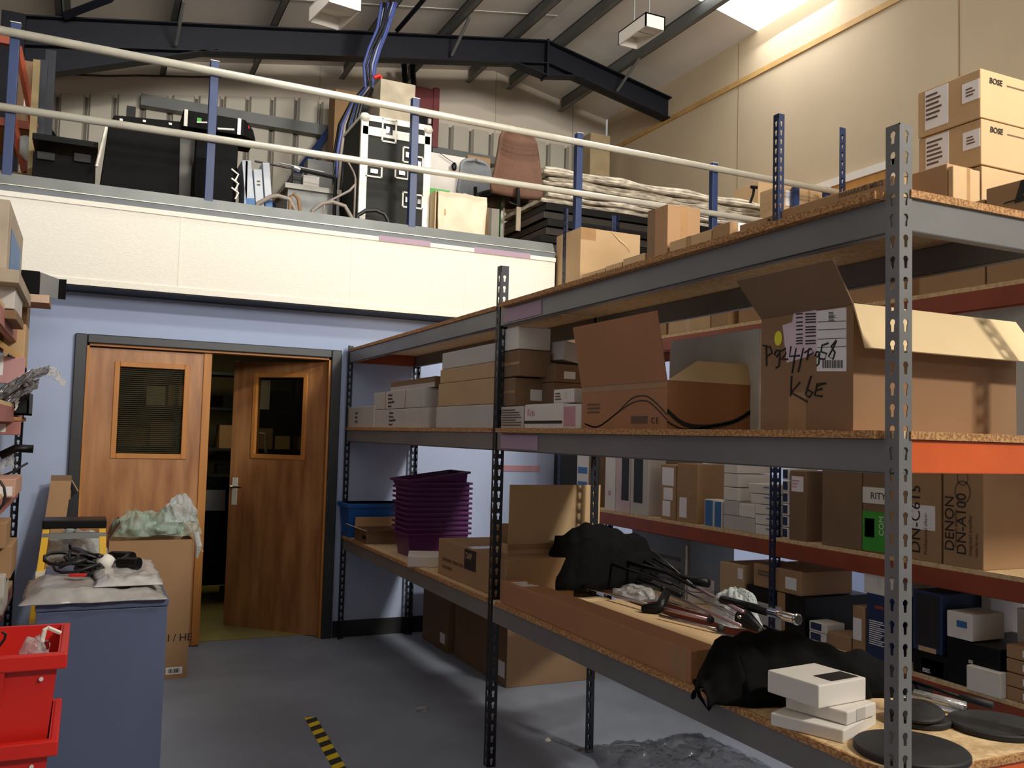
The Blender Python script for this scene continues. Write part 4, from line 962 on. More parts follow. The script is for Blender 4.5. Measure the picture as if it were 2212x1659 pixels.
L2('upper of two small white boxes with dark labels', 1748, 1786, 1328, .12, wcard, zb=z+.052, zt=z+.1, labs=[('-X', .1, .7, .2, .9, navy)])
L2('low brown carton beside the two small white boxes', 1788, 1838, 1345, .14, card, zt=z+.07)
L2('upright narrow brown carton with a tall white label', 1842, 1868, 1313, .2, card, labs=[('-X', .05, .75, .3, .75)])
t = L2('navy blue box with rows of white print behind the grey post', 1872, 1925, 1290, .22, navy, lines=[('-X', .12, .85, .22, .6, 12, paper)], labs=[('-X', .35, .7, .78, .83, rackorange2)])
L2('white carton with a small figure drawing above the navy box', 1866, 1930, 1250, .2, wcard, zb=z+.3, zt=z+.40, labs=[('-X', .45, .6, .3, .8, gcard)])
L2('dark boxed speaker with pale base right of the grey post', 1972, 2035, 1290, .25, navy, zb=z+.1, zt=z+.36, labs=[('-X', .1, .9, .1, .95, ink), ('-X', .2, .8, .0, .08, card2)])
L2('black box under the boxed speaker', 1972, 2045, 1400, .25, black, zt=z+.098)
L2('small box with purple and white picture on the front edge of the lower shelf', 1988, 2040, 1425, .12, mat('lilac_print', (150, 150, 190), .5), zt=z+.075, lines=[('-X', .1, .5, .15, .4, 3, paper)])
carton('large white carton behind the boxed speaker', G+.25, G+.47, 2.72, 3.1, z, z+.40, m=wcard)
L2('white box with blue printed oval beside the rear blue post', 2045, 2100, 1310, .2, wcard, zb=z+.19, zt=z+.30, labs=[('-X', .4, .8, .45, .7, bluepr)])
L2('black glossy boxed unit lying on the lower shelf at the right', 2046, 2160, 1385, .4, black, zb=z+.0, zt=z+.185, labs=[('-X', .42, .5, .3, .42, wcard2), ('-X', .42, .5, .55, .62, wcard2)])
L2('black and white box with a maple leaf mark in front of the black unit', 2098, 2172, 1440, .05, wcard, zt=z+.10).location.x -= .03
for i in range(4):
    L2(('lowest', 'second', 'third', 'topmost')[i]+' small brown carton with a green edged label at the lower right edge', 2174, 2290, 1500, .25, card, zb=z+i*.055, zt=z+i*.055+.052, labs=[('-X', .32, .5, .25, .75)])
carton('white carton with open flap behind the black unit at the right', G+.2, G+.45, 2.3, 2.56, z+.187, z+.33, m=wcard)
# floor level behind rack 2 shelves / in the gap
t = thing('metal_cabinet', 'dull grey metal cabinet on the floor under the orange shelf', 'cabinet', (3.6, 5.0, 0))
a, b = U(1365, 1150, X=3.45), U(1490, 1200, X=3.45)
M().box(3.45, 3.8, b.y, a.y, 0, .90).build('cabinet_body', mat('dull_grey_metal', (112, 116, 118), .4, .3), t, bevel=.006)
mb = M()
for i in range(9): mb.box(3.446, 3.45, b.y+.1, a.y-.3, .75-i*.07, .77-i*.07)
mb.build('vent_slots', mat('dark_slot', (70, 72, 74), .6), t)
M().box(3.44, 3.45, b.y+.02, b.y+.03, .2, .86).build('door_edge', alu, t)
hd = thing('sack_truck', 'red tubular hand truck standing behind the orange shelf', 'hand truck', U(1520, 1200, X=4.1))
ORG[hd.name] = Vector(hd.location)
hp = lambda px, py: U(px, py, X=3.93)
M().tube([Vector((hp(1498, 1290).x, hp(1498, 1290).y, 0)), hp(1498, 1290), hp(1498, 1150), hp(1500, 1080)], .014, 8).build('side_tube', redp, hd, smooth=True); M().tube([Vector((hp(1555, 1320).x, hp(1555, 1320).y, 0)), hp(1555, 1320), hp(1553, 1230), hp(1545, 1160), hp(1540, 1080)], .014, 8).build('side_tube', redp, hd, smooth=True)
M().tube([hp(1500, 1205), hp(1505, 1195), hp(1520, 1192), hp(1530, 1200), hp(1532, 1290)], .011, 8).build('cross_loop', redp, hd, smooth=True); M().tube([hp(1498, 1182), hp(1548, 1176)], .008, 8).build('cross_bar', redp, hd)
t = thing('tape_reel', 'lower white round tub on the shelf behind the stands', 'tub', (3.45, 0, 0))
bpy.data.objects.remove(t)
for i, (lab, zt) in enumerate((('lower white round tub behind the light stands', z+.065), ('upper white round tub behind the light stands', z+.14))):
    c = U(1520, 1240, X=3.5); mb = M().lathe([(.075, 0), (.08, .005), (.08, .06), (.076, .066)], (c.x-.02, c.y, z+i*.07), 28); mb.build('round_tub', wcard, label=lab, category='tub', smooth=False)
# ================================================================ things on the mezzanine (floor z 3.0)
z = 3.0
# pallet racking at the far left
pr = thing('pallet_rack', 'orange braced pallet racking at the far left of the mezzanine', 'rack', (-1.2, 8.2, z))
YP = 7.6
def up(px, py, Y=YP): return U(px, py, Y=Y)
for px in (84,):
    p = up(px, 300)
    M().box(p.x-.03, p.x+.03, YP, YP+.06, z, up(82, 127).z).build('upright', rackdark, pr)
    M().box(p.x-.04, p.x+.04, YP+.9, YP+.96, z, 4.7).build('upright', rackdark, pr)
for a, b in (((38, 100), (74, 275)), ((18, 225), (55, 372))): M().tube([up(*a, 7.5), up(*b, 7.5)], .028, 4).build('diagonal_brace', rackorange2, pr)
p = up(-30, 65); q = up(22, 68); M().box(p.x, q.x, YP-.01, YP+.05, q.z-.1, q.z).build('orange_beam', rackorange2, pr)
p = up(-30, 262); q = up(80, 265); M().box(p.x, q.x, YP+.0, YP+.05, q.z-.06, q.z).build('orange_beam', rackorange2, pr)
M().box(p.x, q.x, YP+.05, YP+.9, q.z-.05, q.z-.03).build('deck_board', chip, pr)
p = up(38, 130, 7.75); q = up(86, 300, 7.75)
carton('tan carton with white label on the pallet racking, upper tier', p.x, q.x-.03, 7.72, 8.2, up(80, 265).z-.028, p.z, m=card3, labs=[('-Y', .4, .85, .28, .5)])
carton('brown carton low in the pallet racking behind the blue rail post', -1.45, up(70, 300).x-.02, 7.72, 8.2, z, z+.42, m=card3)
M().tube([up(52, 295, 7.45), up(60, 330, 7.45), up(66, 350, 7.45)], [.03, .06, .02], 8).build('hanging_bag', bubble, smooth=True, label='white plastic bag hanging on the pallet racking brace', category='bag')
# tall timber plank
p, q = U(60, 125, Y=7.3), U(88, 315, Y=7.3)
M().hexa([(q.x-.075, 7.3, z), (q.x-.03, 7.3, z), (q.x-.03, 7.36, z), (q.x-.075, 7.36, z)], [(q.x-.08, 7.3, p.z), (q.x-.035, 7.3, p.z), (q.x-.035, 7.36, p.z), (q.x-.08, 7.36, p.z)]).build('timber_plank', mat('dull_timber', (140, 122, 84), .7), label='tall pale timber plank standing in front of the pallet racking', category='plank')
# cable along the roof
ps = [U(x, y, Y=10.985) for x, y in ((92, 215), (97, 175), (125, 163), (160, 161), (230, 164), (300, 163), (420, 166), (558, 166))]
M().tube(ps, .012, 6).build('loose_cable', cablk, smooth=True, label='thin dark cable strung along the far gable wall', category='cable')
# black bin/case
def mbx(lab, px1, px2, yt, Y, dp, m, nm='flight_case', cat='case', zb=z, **k):
    return FB(Y, zb, px1, px2, yt, dp, lab, m=m, name=nm, cat=cat, **k)
t = mbx('low black plastic trunk with two latches at the left of the mezzanine', 72, 208, 326, 6.9, .5, blackc)
a, b = U(72, 318, Y=6.9), U(208, 330, Y=6.9)
M().box(a.x-.01, b.x+.01, 6.89, 7.41, b.z+.03, b.z+.075).build('lid_rim', black, t, bevel=.005)
for u_, v_ in (((80, 326), (118, 348)), ((160, 330), (196, 353))):
    p, q = U(*u_, Y=6.88), U(*v_, Y=6.88); M().box(p.x, q.x, 6.875, 6.9, q.z, p.z).build('latch_flap', rubber, t, bevel=.004)
# large black tilted case
t = thing('flight_case', 'large matt black case with a slanting left end beside the trunk', 'case', (1.0, 6.9, z))
P_ = [U(x, y, Y=6.8) for x, y in ((210, 400), (235, 266), (248, 248), (390, 262), (388, 425))]
for p in P_[:1]+P_[-1:]: p.z = z
pts = [Vector((p.x, 6.8, max(z, p.z))) for p in P_]
M().slab(pts[::-1], (0, .6, 0)).build('case_body', blackc, t, bevel=.008)
M().tube([P_[1]+Vector((-.01, -.005, 0)), P_[0]+Vector((-.01, -.005, .3))], .012, 6).build('metal_edge', alu, t)
for px_, py_ in ((262, 253), (312, 256), (368, 262)): M().box(*(lambda c: (c.x-.01, c.x+.01, 6.785, 6.8, c.z-.03, c.z-.015))(U(px_, py_, Y=6.8))).build('rivet', alu, t)
p = U(283, 240, Y=7.0); M().box(p.x-.03, p.x+.03, 6.95, 7.05, P_[3].z-.01, p.z+.02).build('top_handle', black, t)
t = mbx('dull grey board standing between the black cases', 388, 425, 285, 7.0, .03, mat('grey_board', (120, 118, 114), .8), nm='board', cat='board')
c2 = mbx('black rack case below the small latched case', 425, 516, 285, 6.9, .5, blackc)
a, b = U(418, 350, Y=6.75), U(500, 352, Y=6.75)
c3 = carton('low black case in front with metal fittings hanging at its side', a.x, b.x, 6.6, 6.88, z, a.z, m=blackc, name='flight_case', cat='case')
for yy in (365, 385, 405): M().tube([U(500, yy, Y=6.59), U(515, yy+12, Y=6.59), U(508, yy+25, Y=6.59)], .007, 6).build('metal_fitting', alu, c3)
a, b = U(396, 246, Y=6.8), U(530, 246, Y=6.8)
zt, zb_ = U(460, 247, Y=6.8).z, U(460, 284, Y=6.8).z+.005
c4 = carton('small black latched case with aluminium corners perched on the rack case', a.x, b.x, 6.8, 7.2, zb_, zt, m=blackc, name='flight_case', cat='case')
c4.rotation_euler = (0, .0, 0)
for px_ in (401, 517): p = U(px_, 270, Y=6.79); M().box(p.x-.012, p.x+.012, 6.79, 6.8, zb_, zt).build('corner_strip', alu, c4)
M().tube([U(425, 264, Y=6.78), U(455, 265, Y=6.78)], .006, 6).build('handle', alu, c4); M().tube([U(470, 278, Y=6.78), U(506, 280, Y=6.78)], .008, 6).build('handle', alu, c4); M().box(*(lambda c: (c.x-.015, c.x+.015, 6.785, 6.8, c.z-.015, c.z+.02))(U(430, 262, Y=6.8))).build('green_label', green, c4)
M().hexa([(b.x, 6.8, zb_), (b.x+.09, 6.86, zb_), (b.x+.09, 7.2, zb_), (b.x, 7.2, zb_)], [(b.x, 6.8, zt), (b.x+.07, 6.86, zt-.05), (b.x+.07, 7.2, zt-.05), (b.x, 7.2, zt)]).build('end_panel', blackc, c4)
M().tube([U(536, 272, Y=6.83), U(538, 278, Y=6.83)], .006, 8).build('red_knob', redp, c4)
# box files leaning
bf = mat('pale_grey_file', (196, 204, 214), .5)
for i, (a, b, yt, tl, lab) in enumerate(((524, 531, 345, -.02, 'slim pale box file nearest the black cases'), (533, 553, 345, -.13, 'pale box file with a blue foot, leaning left'), (554, 572, 364, -.11, 'shorter white box file with small print between the two blue footed ones'), (575, 590, 350, -.11, 'pale box file with a blue foot at the right of the row'))):
    a_, b_ = U(a+6, 400, Y=6.7), U(b+6, 400, Y=6.7); zt = U(a, yt, Y=6.7).z
    t = carton(lab, a_.x, b_.x, 6.7, 6.98, z, zt, m=bf, name='box_file', cat='box file', labs=[('-Y', 0, 1, .0, .42, bluepr)] if 'blue foot' in lab and 'two' not in lab else (), lines=[('-Y', .3, .8, .7, .82, 2, faint)] if 'print' in lab else ())
    t.rotation_euler = (0, tl, 0)
# cables looping over the kerb
for pl, m_, r_, lab in (([(556, 440), (585, 425), (600, 423), (625, 430), (640, 458)], cabgr, .017, 'grey cable loop rising over the kerb beside the box files'),
                  ([(626, 450), (628, 424), (634, 418), (645, 430), (648, 458)], tan, .014, 'tan cable bend just right of the grey loop'),
                  ([(675, 455), (695, 440), (718, 436), (745, 445), (762, 474)], cabgr, .016, 'grey cable arch left of the big flight case'),
                  ([(772, 466), (790, 455), (812, 454), (830, 462), (838, 476)], cablk, .017, 'black cable arch in front of the big flight case'),
                  ([(736, 338), (752, 350), (764, 372), (768, 385)], cabgr, .008, 'thin grey cable hanging beside the big flight case'),
                  ([(700, 440), (730, 425), (755, 412), (768, 398)], cabgr, .009, 'thin pale cable running up to the big flight case')):
    P5 = [U(x, y, Y=6.62) for x, y in pl]; P5 = [Vector((P5[0].x, 6.62, z+.01))]*(P5[0].z < P5[1].z)+P5+[Vector((P5[-1].x, 6.62, z+.01))]*(P5[-1].z < P5[-2].z)
    M().tube(P5, r_, 8).build('cable_loop', m_, smooth=True, label=lab, category='cable')
# grey cabinet with clutter
t = mbx('low grey steel cabinet behind the cable loops', 622, 735, 398, 7.2, .5, mat('light_grey_steel', (128, 130, 128), .5), nm='steel_cabinet', cat='cabinet')
a, b = U(616, 394, Y=7.18), U(738, 400, Y=7.18); M().box(a.x, b.x, 7.17, 7.72, a.z-.04, a.z).build('cabinet_top', mat('pale_steel_top', (168, 166, 156), .5), t)
zc = a.z
a, b = U(632, 372, Y=7.25), U(652, 372, Y=7.25); carton('small black box on the grey steel cabinet', a.x, b.x, 7.25, 7.4, zc, a.z, m=black)
a, b = U(655, 385, Y=7.25), U(690, 385, Y=7.25); carton('small grey box on the grey steel cabinet', a.x, b.x, 7.25, 7.4, zc, U(660, 378, Y=7.25).z, m=wcard2)
a, b = U(665, 342, Y=7.45), U(720, 350, Y=7.45); carton('grey angled box at the back of the steel cabinet', a.x, b.x, 7.45, 7.6, zc, a.z, m=mat('slate_plastic', (100, 100, 98), .6))
t = thing('microphone_stand', 'black and chrome boom stand lying across the grey cabinet', 'stand', U(640, 365, Y=7.1))
M().tube([U(550, 348, Y=7.1), U(640, 366, Y=7.1)], .008, 6).build('boom_arm', black, t); M().tube([U(634, 362, Y=7.1), U(648, 368, Y=7.1)], .018, 8).build('clutch', chrome, t); M().tube([U(645, 366, Y=7.1), U(725, 384, Y=7.1)], .016, 8).build('tube', black, t); M().tube([Vector((U(725, 384, Y=7.1).x, 7.1, z)), U(725, 384, Y=7.1)], .015, 8).build('stand_leg', black, t); M().tube([U(604, 352, Y=7.15), U(700, 372, Y=7.15)], .007, 6).build('boom_arm', rackgrey, t)
# cable bundle from the roof
cb = thing('cable_bundle', 'thick bundle of blue black and white cables dropping from the roof', 'cable bundle', U(800, 190, Y=8.6))
rr = random.Random(3)
for i in range(11):
    ox = (i-5)*3.2; m_ = (cblue, cablk, mat('pale_blue_cable', (150, 160, 196), .4), cablk, cblue)[i % 5]
    sp = [(841, 6), (838, 20), (828, 62), (808, 105), (797, 140), (800, 185), (800, 230)]
    jt = [rr.uniform(-3, 3) for _ in sp]
    M().tube([U(x+ox*(1 if j < 2 else .75 if j < 5 else .5)+jt[j], y, Y=8.6+.012*(i % 3)) for j, (x, y) in enumerate(sp)], .015, 6).build('cable', m_, cb, smooth=True)
for i in range(10):
    m_ = (cablk, cablk, cblue, cabgr)[i % 4]
    sp = [(798, 190), (770, 225), (755, 270), (748, 330), (745, 400), (742, 455)]
    M().tube([U(x+(i-5)*(1.5+j*1.3)+rr.uniform(-3, 3), y, Y=8.0-.02*i) for j, (x, y) in enumerate(sp)], .017, 6).build('cable', m_, cb, smooth=True)
M().tube([U(808, 168, Y=8.4), U(820, 163, Y=8.4), U(824, 170, Y=8.4)], .02, 6).build('red_rag', redp, cb)
a, b = U(735, 300, Y=8.3), U(775, 300, Y=8.3)
M().slab([Vector((a.x, 8.3, z)), Vector((b.x+.1, 8.3, z)), U(800, 200, Y=8.3), U(770, 215, Y=8.3), U(748, 300, Y=8.3)], (0, .2, 0)).build('cable_cover', black, label='dark sheet hanging behind the cable bundle', category='sheet')
# large flight case
Yc = 6.75
P0_, P1_ = U(773, 470, Y=Yc), U(925, 480, Y=Yc); zt = U(783, 247, Y=Yc).z
P0_ = U(778, 400, Y=Yc); P1_ = U(926, 400, Y=Yc)
fc_ = thing('flight_case', 'large black flight case with white aluminium edging, corners and recessed latches', 'case', ((P0_.x+P1_.x)/2, Yc, z))
x0, x1 = P0_.x, P1_.x
M().box(x0, x1, Yc, Yc+.55, z+.03, zt).build('case_body', mat('dark_green_grey_laminate', (36, 38, 34), .55, spec=.2), fc_)
e = .07; mb = M()
yq = Yc-.008
mb.box(x0-.01, x0+e*.7, yq, Yc+.02, z+.03, zt).box(x1-e*.7, x1+.01, yq, Yc+.02, z+.03, zt).box(x0, x1, yq, Yc+.02, zt-e*.6, zt+.006).box(x0, x1, yq, Yc+.02, zt-.155, zt-.085).box(x0, x1, yq, Yc+.02, z+.03, z+.08)
mb.box(x0-.01, x1+.01, Yc, Yc+.56, zt-.02, zt+.008)
mb.build('aluminium_edging', alu, fc_, bevel=.003)
M().box(x1-.16, x1-.135, yq, Yc, z+.08, zt-.155).build('centre_strip', alu, fc_)
for cx_, cz_ in ((x0+.02, zt-.02), (x1-.02, zt-.03), (x0+.02, z+.06), (x1-.02, z+.07)): M().lathe([(.001, -.04), (.03, -.032), (.044, 0), (.03, .032), (.001, .04)], (cx_, Yc+.01, cz_), 12).build('ball_corner', alu, fc_, smooth=True)
def recess(cxp, cyp, w_, h_):
    c = U(cxp, cyp, Y=yq); m2 = M()
    m2.box(c.x-w_, c.x+w_, yq-.004, Yc, c.z+h_-.014, c.z+h_).box(c.x-w_, c.x+w_, yq-.004, Yc, c.z-h_, c.z-h_+.014).box(c.x-w_, c.x-w_+.014, yq-.004, Yc, c.z-h_, c.z+h_).box(c.x+w_-.014, c.x+w_, yq-.004, Yc, c.z-h_, c.z+h_)
    o = m2.build('latch_dish', alu, fc_, bevel=.003); M().box(c.x-w_*.45, c.x+w_*.45, yq-.006, Yc, c.z-h_*.35, c.z+h_*.35).build('latch', chrome, o, bevel=.003)
recess(841, 283, .062, .095); recess(808, 370, .068, .05); recess(868, 374, .06, .05); recess(881, 335, .045, .065); recess(880, 432, .045, .065); recess(906, 355, .035, .065); recess(905, 436, .035, .06)
# grey board box on top of / behind flight case
a, b = U(818, 300, Y=7.6), U(894, 300, Y=7.6)
carton('tall grey-beige fibreboard box rising behind the big flight case', a.x, b.x, 7.6, 8.0, z, U(818, 168, Y=7.6).z, m=stone)
# maroon heater frame on the gable wall
t = thing('louvred_panel', 'maroon framed louvre unit on the far wall', 'louvre', U(920, 250, Y=10.85))
p, q = U(893, 184, Y=10.85), U(945, 320, Y=10.85)
M().box(p.x, q.x, 10.85, 10.98, p.z-.28, p.z).box(q.x-.08, q.x, 10.83, 10.98, q.z, p.z+.02).build('frame', maroon, t)
M().box(p.x, q.x-.08, 10.89, 10.98, q.z+.1, p.z-.28).build('backing', black, t); M().box(p.x+.02, p.x+.1, 10.95, 11.055, p.z-.1, p.z-.02).build('fixing', black, t)
mb = M(); zz = q.z+.35
while zz < p.z-.55: mb.box(p.x, q.x-.12, 10.85, 10.89, zz, zz+.02); zz += .11
mb.box(q.x-.14, q.x-.1, 10.84, 10.89, q.z+.3, p.z-.4)
mb.build('louvre_slats', wcard, t)
t = thing('steel_bracket', 'dark steel bracket pair hanging above the louvre unit', 'bracket', U(885, 150, Y=10.5))
for px_ in (872, 890): M().tube([U(px_, 128, Y=10.5), U(px_+4, 185, Y=10.5)], .035, 4).build('hanger', steelb, t)
# whiteboard, brown tile, grey & brown chairs
a, b = U(925, 330, Y=8.6), U(1006, 340, Y=8.6)
t = carton('white drawing board leaning behind the chairs', a.x, b.x, 8.6, 8.64, z, U(930, 328, Y=8.6).z, m=wcard, name='white_board', cat='board')
M().tube([U(950, 331, Y=8.55), U(970, 345, Y=8.55), U(981, 352, Y=8.55)], .004, 5).build('cord', cablk, t)
blob(U(981, 360, Y=8.52), (.03, .02, .045), 1, .1, 2, 12, 8, False).build('computer_mouse', black, smooth=True, label='black computer mouse dangling against the white board', category='mouse')
a, b = U(1010, 334, Y=8.3), U(1060, 336, Y=8.3)
carton('tan board standing between white board and brown chair', a.x, b.x, 8.3, 8.33, z, a.z, m=tan, name='board', cat='board')
def chair(lab, cx, Y, w_, zb, zt, m, top=.62, base=True):
    t = thing('office_chair', lab, 'chair', (cx, Y, z)); n = 22
    def fn(u, v, off=0):
        a = (v**.85); ww = w_/2*(1-(1-top)*a)
        if v > .82: ww *= math.sqrt(max(0, 1-((v-.82)/.18)**2))*.93+.07
        if v < .12: ww *= .86+.14*math.sin(v/.12*math.pi/2)
        x = (u-.5)*2
        return Vector((cx+x*ww, Y+off+.05*x*x*-1+.10*(v-.5)**2, zb+(zt-zb)*v))
    M().grid(lambda u, v: fn(u, v), n, n).build('backrest', m, t, smooth=True, solid=.03)
    if base:
        zs = z+.52
        M().lathe([(.2, 0), (.23, .02), (.23, .06), (.18, .08)], (cx, Y+.28, zs), 24).build('seat', black, t, smooth=True)
        M().tube([(cx, Y+.28, zs), (cx, Y+.28, z+.1)], .025, 8).build('gas_column', chrome, t)
        M().tube([(cx+.0, Y-.03, zb+.08), (cx+.0, Y-.05, zb-.08), (cx, Y+.1, zs-.02)], .018, 6).build('back_bar', black, t)
        M().box(cx-.02, cx+.02, Y-.06, Y-.045, zb-.3, zb-.1).build('adjuster', chrome, t)
        for k in range(5):
            an = k*2*math.pi/5+.3; M().tube([(cx, Y+.28, z+.1), (cx+.25*math.cos(an), Y+.28+.25*math.sin(an), z+.06)], .018, 6).build('base_leg', black, t)
            M().tube([(cx+.25*math.cos(an)-.02, Y+.28+.25*math.sin(an), z+.03), (cx+.25*math.cos(an)+.02, Y+.28+.25*math.sin(an), z+.03)], .028, 10).build('castor', black, t)
    return t
p = U(1117, 350, Y=6.72); w_ = U(1175, 380, Y=6.72).x-U(1058, 380, Y=6.72).x
chair('brown upholstered office chair seen from behind, with tall rounded back', p.x, 6.72, w_, U(1117, 425, Y=6.72).z, U(1117, 281, Y=6.72).z, brownfab, .6)
p = U(1025, 380, Y=7.5); w_ = U(1062, 380, Y=7.5).x-U(988, 380, Y=7.5).x
chair('grey shell chair half hidden behind the brown chair', p.x, 7.5, w_, U(1025, 425, Y=7.5).z, U(1025, 349, Y=7.5).z, greyfab, .8)
# cloth-covered box
Yb = 6.62
a, b = U(945, 450, Y=Yb), U(1050, 450, Y=Yb); zt = U(950, 412, Y=Yb).z; zt2 = U(1050, 428, Y=Yb).z
t = thing('covered_box', 'box draped in cream cloth standing at the kerb beside the flight case', 'box', ((a.x+b.x)/2, Yb, z))
M().box(a.x+.01, b.x-.01, Yb+.01, Yb+.36, z, zt-.01).build('box_body', card2, t)
def drape(u, v):
    x = a.x+(b.x-a.x)*u; n_ = nz((u*3, v*2.5, 7), 1.3, 3)
    if v < .62:
        zz = z+(zt+(zt2-zt)*0-z)*(v/.62); return Vector((x, Yb-.012-.018*math.sin(u*9+v*7)*1.0*(1-v)-.02*n_, zz+.01*n_))
    return Vector((x, Yb+(v-.62)/.38*.38, zt+.012*n_+.006*math.sin(u*14)))
M().grid(drape, 34, 34).build('cloth_cover', cream, t, smooth=True, solid=.006)
M().box(a.x-.02, a.x-.012, Yb, Yb+.37, z, zt).build('cloth_side', cardin, t)
a, b = U(925, 400, Y=7.0), U(960, 405, Y=7.0)
M().box(a.x, b.x+.05, 7.0, 7.3, z, a.z-.02).build('green_tray', green, label='bright green tray edge behind the cloth covered box', category='tray')
# stacks of flats: white bundle and black boards
pL, pR = U(1178, 430, Y=7.3), U(1655, 460, Y=7.3)
zz = z; rr = random.Random(5); n = 0
xl_, xr2 = U(1175, 480, Y=7.3).x, U(1640, 480, Y=7.3).x
dk = mat('dark_board_edge', (46, 42, 38), .35, var=.3, scale=8)
ord_ = ('lowest', 'second', 'third', 'fourth', 'fifth', 'sixth', 'seventh', 'eighth', 'ninth', 'tenth', 'eleventh', 'twelfth')
ztop_b = U(1200, 438, Y=7.3).z; ztop_w = U(1200, 360, Y=7.3).z
th = (ztop_b-z)/9
for i in range(9):
    o_ = rr.uniform(-.08, .08); m_ = (tan, dk, card3, dk, black, dk, black, dk, black)[i]
    M().box(xl_+o_*.5-.04+i*.01, xr2+rr.uniform(-.05, .1), 7.28+rr.uniform(0, .04), 8.3, z+i*th+.002, z+(i+1)*th-.004-rr.uniform(0, .006)).build('stage_board', m_, bevel=.004, label=ord_[i]+' dark board up from the floor in the stack of flats under the pale bundle', category='board')
n = 8; th2 = (ztop_w-ztop_b)/n; xa, xb = pL.x, pR.x
wf = mat('pale_padded_flat', (226, 216, 196), .6, var=.4, scale=9, rgb2=(120, 110, 98), stretch=(1, 1, 5), bump=.4, bscale=20)
for i in range(n):
    dx = rr.uniform(-.05, .06); y_ = 7.28+rr.uniform(0, .05); z0_ = ztop_b+i*th2
    m2 = M(); k_ = 26
    for lay in range(1):
        top = []; 
        for q in range(k_+1):
            u = q/k_; x = xa+dx+(xb-xa)*u; wv = .010*math.sin(u*23+i)+.012*nz((u*7, i, 0), 1, 2)
            sag = 0
            top.append((x, z0_+.003+wv*.3, z0_+th2-.003+wv))
        vs = []; fs = []
        for x, za, zb_ in top:
            ins = rr.uniform(0, .015)
            vs += [(x, y_+ins, za), (x, y_+ins-.012, (za+zb_)/2), (x, y_+ins, zb_), (x, 8.2, zb_), (x, 8.2, za)]
        for q in range(k_):
            for s in range(5): fs.append((q*5+s, q*5+(s+1) % 5, (q+1)*5+(s+1) % 5, (q+1)*5+s))
        fs += [tuple(range(4, -1, -1)), tuple(k_*5+s for s in range(5))]
        m2.add(vs, [f_[::-1] for f_ in fs])
    m2.build('padded_flat', wf, smooth=False, label=('topmost' if i == n-1 else ord_[i])+' pale padded sheet in the long bundle on the dark boards', category='sheet bundle')
# boxes beyond the rail at right
a, b = U(1635, 400, Y=7.4), U(1690, 400, Y=7.4)
carton('open tan carton beyond the pale bundle near the right wall', a.x+.02, min(b.x, 6.5), 7.4, 7.8, z, U(1660, 396, Y=7.4).z, m=card2, labs=[('-Y', .25, .7, .55, .72)])
p = U(1692, 398, Y=6.62); q = U(1780, 405, Y=6.62)
carton('wide tan carton on the mezzanine seen between the blue posts', p.x, min(6.46, q.x+.1), 6.62, 6.95, z, p.z, m=card2, tape=[('-Y', .55, .6, 0, 1)], labs=[('-Y', .05, .2, .8, .95)])
t = thing('black_clamp', 'black bracket with knobs standing up behind the pale bundle', 'clamp', U(1627, 430, Y=7.3))
M().tube([U(1620, 440, Y=7.3), U(1627, 420, Y=7.3), U(1629, 405, Y=7.3)], .015, 6).build('stem', black, t); M().tube([U(1623, 404, Y=7.3), U(1635, 405, Y=7.3)], .018, 8).build('knob', black, t)
p = U(1722, 404, Y=6.54); q = U(1722, 445, Y=6.54)
M().box(p.x-.03, p.x+.03, 6.54, 6.59, z, p.z).build('short_post', railblue, label='short blue post beyond the rail in front of the wide tan carton', category='post')
# hanging high bay lights
def highbay(lab, px, py, zl, rz, sx=.2, sy=.44, on=False):
    c = U(px, py, Z=zl); t = thing('high_bay_lamp', lab, 'lamp', (c.x, c.y, zl))
    x0, x1, y0, y1 = c.x-sx/2, c.x+sx/2, c.y-sy/2, c.y+sy/2; h = .12
    mb = M().box(x0, x0+.012, y0, y1, zl, zl+h).box(x1-.012, x1, y0, y1, zl, zl+h).box(x0, x1, y0, y0+.012, zl, zl+h).box(x0, x1, y1-.012, y1, zl, zl+h).box(x0, x1, y0, y1, zl+h-.012, zl+h)
    mb.build('housing', wcard, t)
    M().box(x0+.012, x1-.012, y0+.012, y0+.14, zl+.01, zl+.03).build('gear_cover', wcard2, t)
    M().slab([(x0+.012, c.y-.05, zl+.02), (x1-.012, c.y-.05, zl+.02), (x1-.012, y1-.02, zl+.1), (x0+.012, y1-.02, zl+.1)], (0, 0, .004)).build('reflector', alu, t)
    zr_ = roofz(c.x)-.02
    for yy in (y0+.1, y1-.1): M().tube([(c.x, yy, zl+h), (c.x, yy, zr_)], .006, 5).build('suspension_chain', galv, t)
    t.rotation_euler = (0, 0, rz); return t
highbay('white box-shaped high bay lamp hanging on chains near the roof ridge', 1385, 82, 5.05, 0)
highbay('white high bay lamp at the top edge above the cable bundle', 722, 36, 4.75, .15, .26, .42)
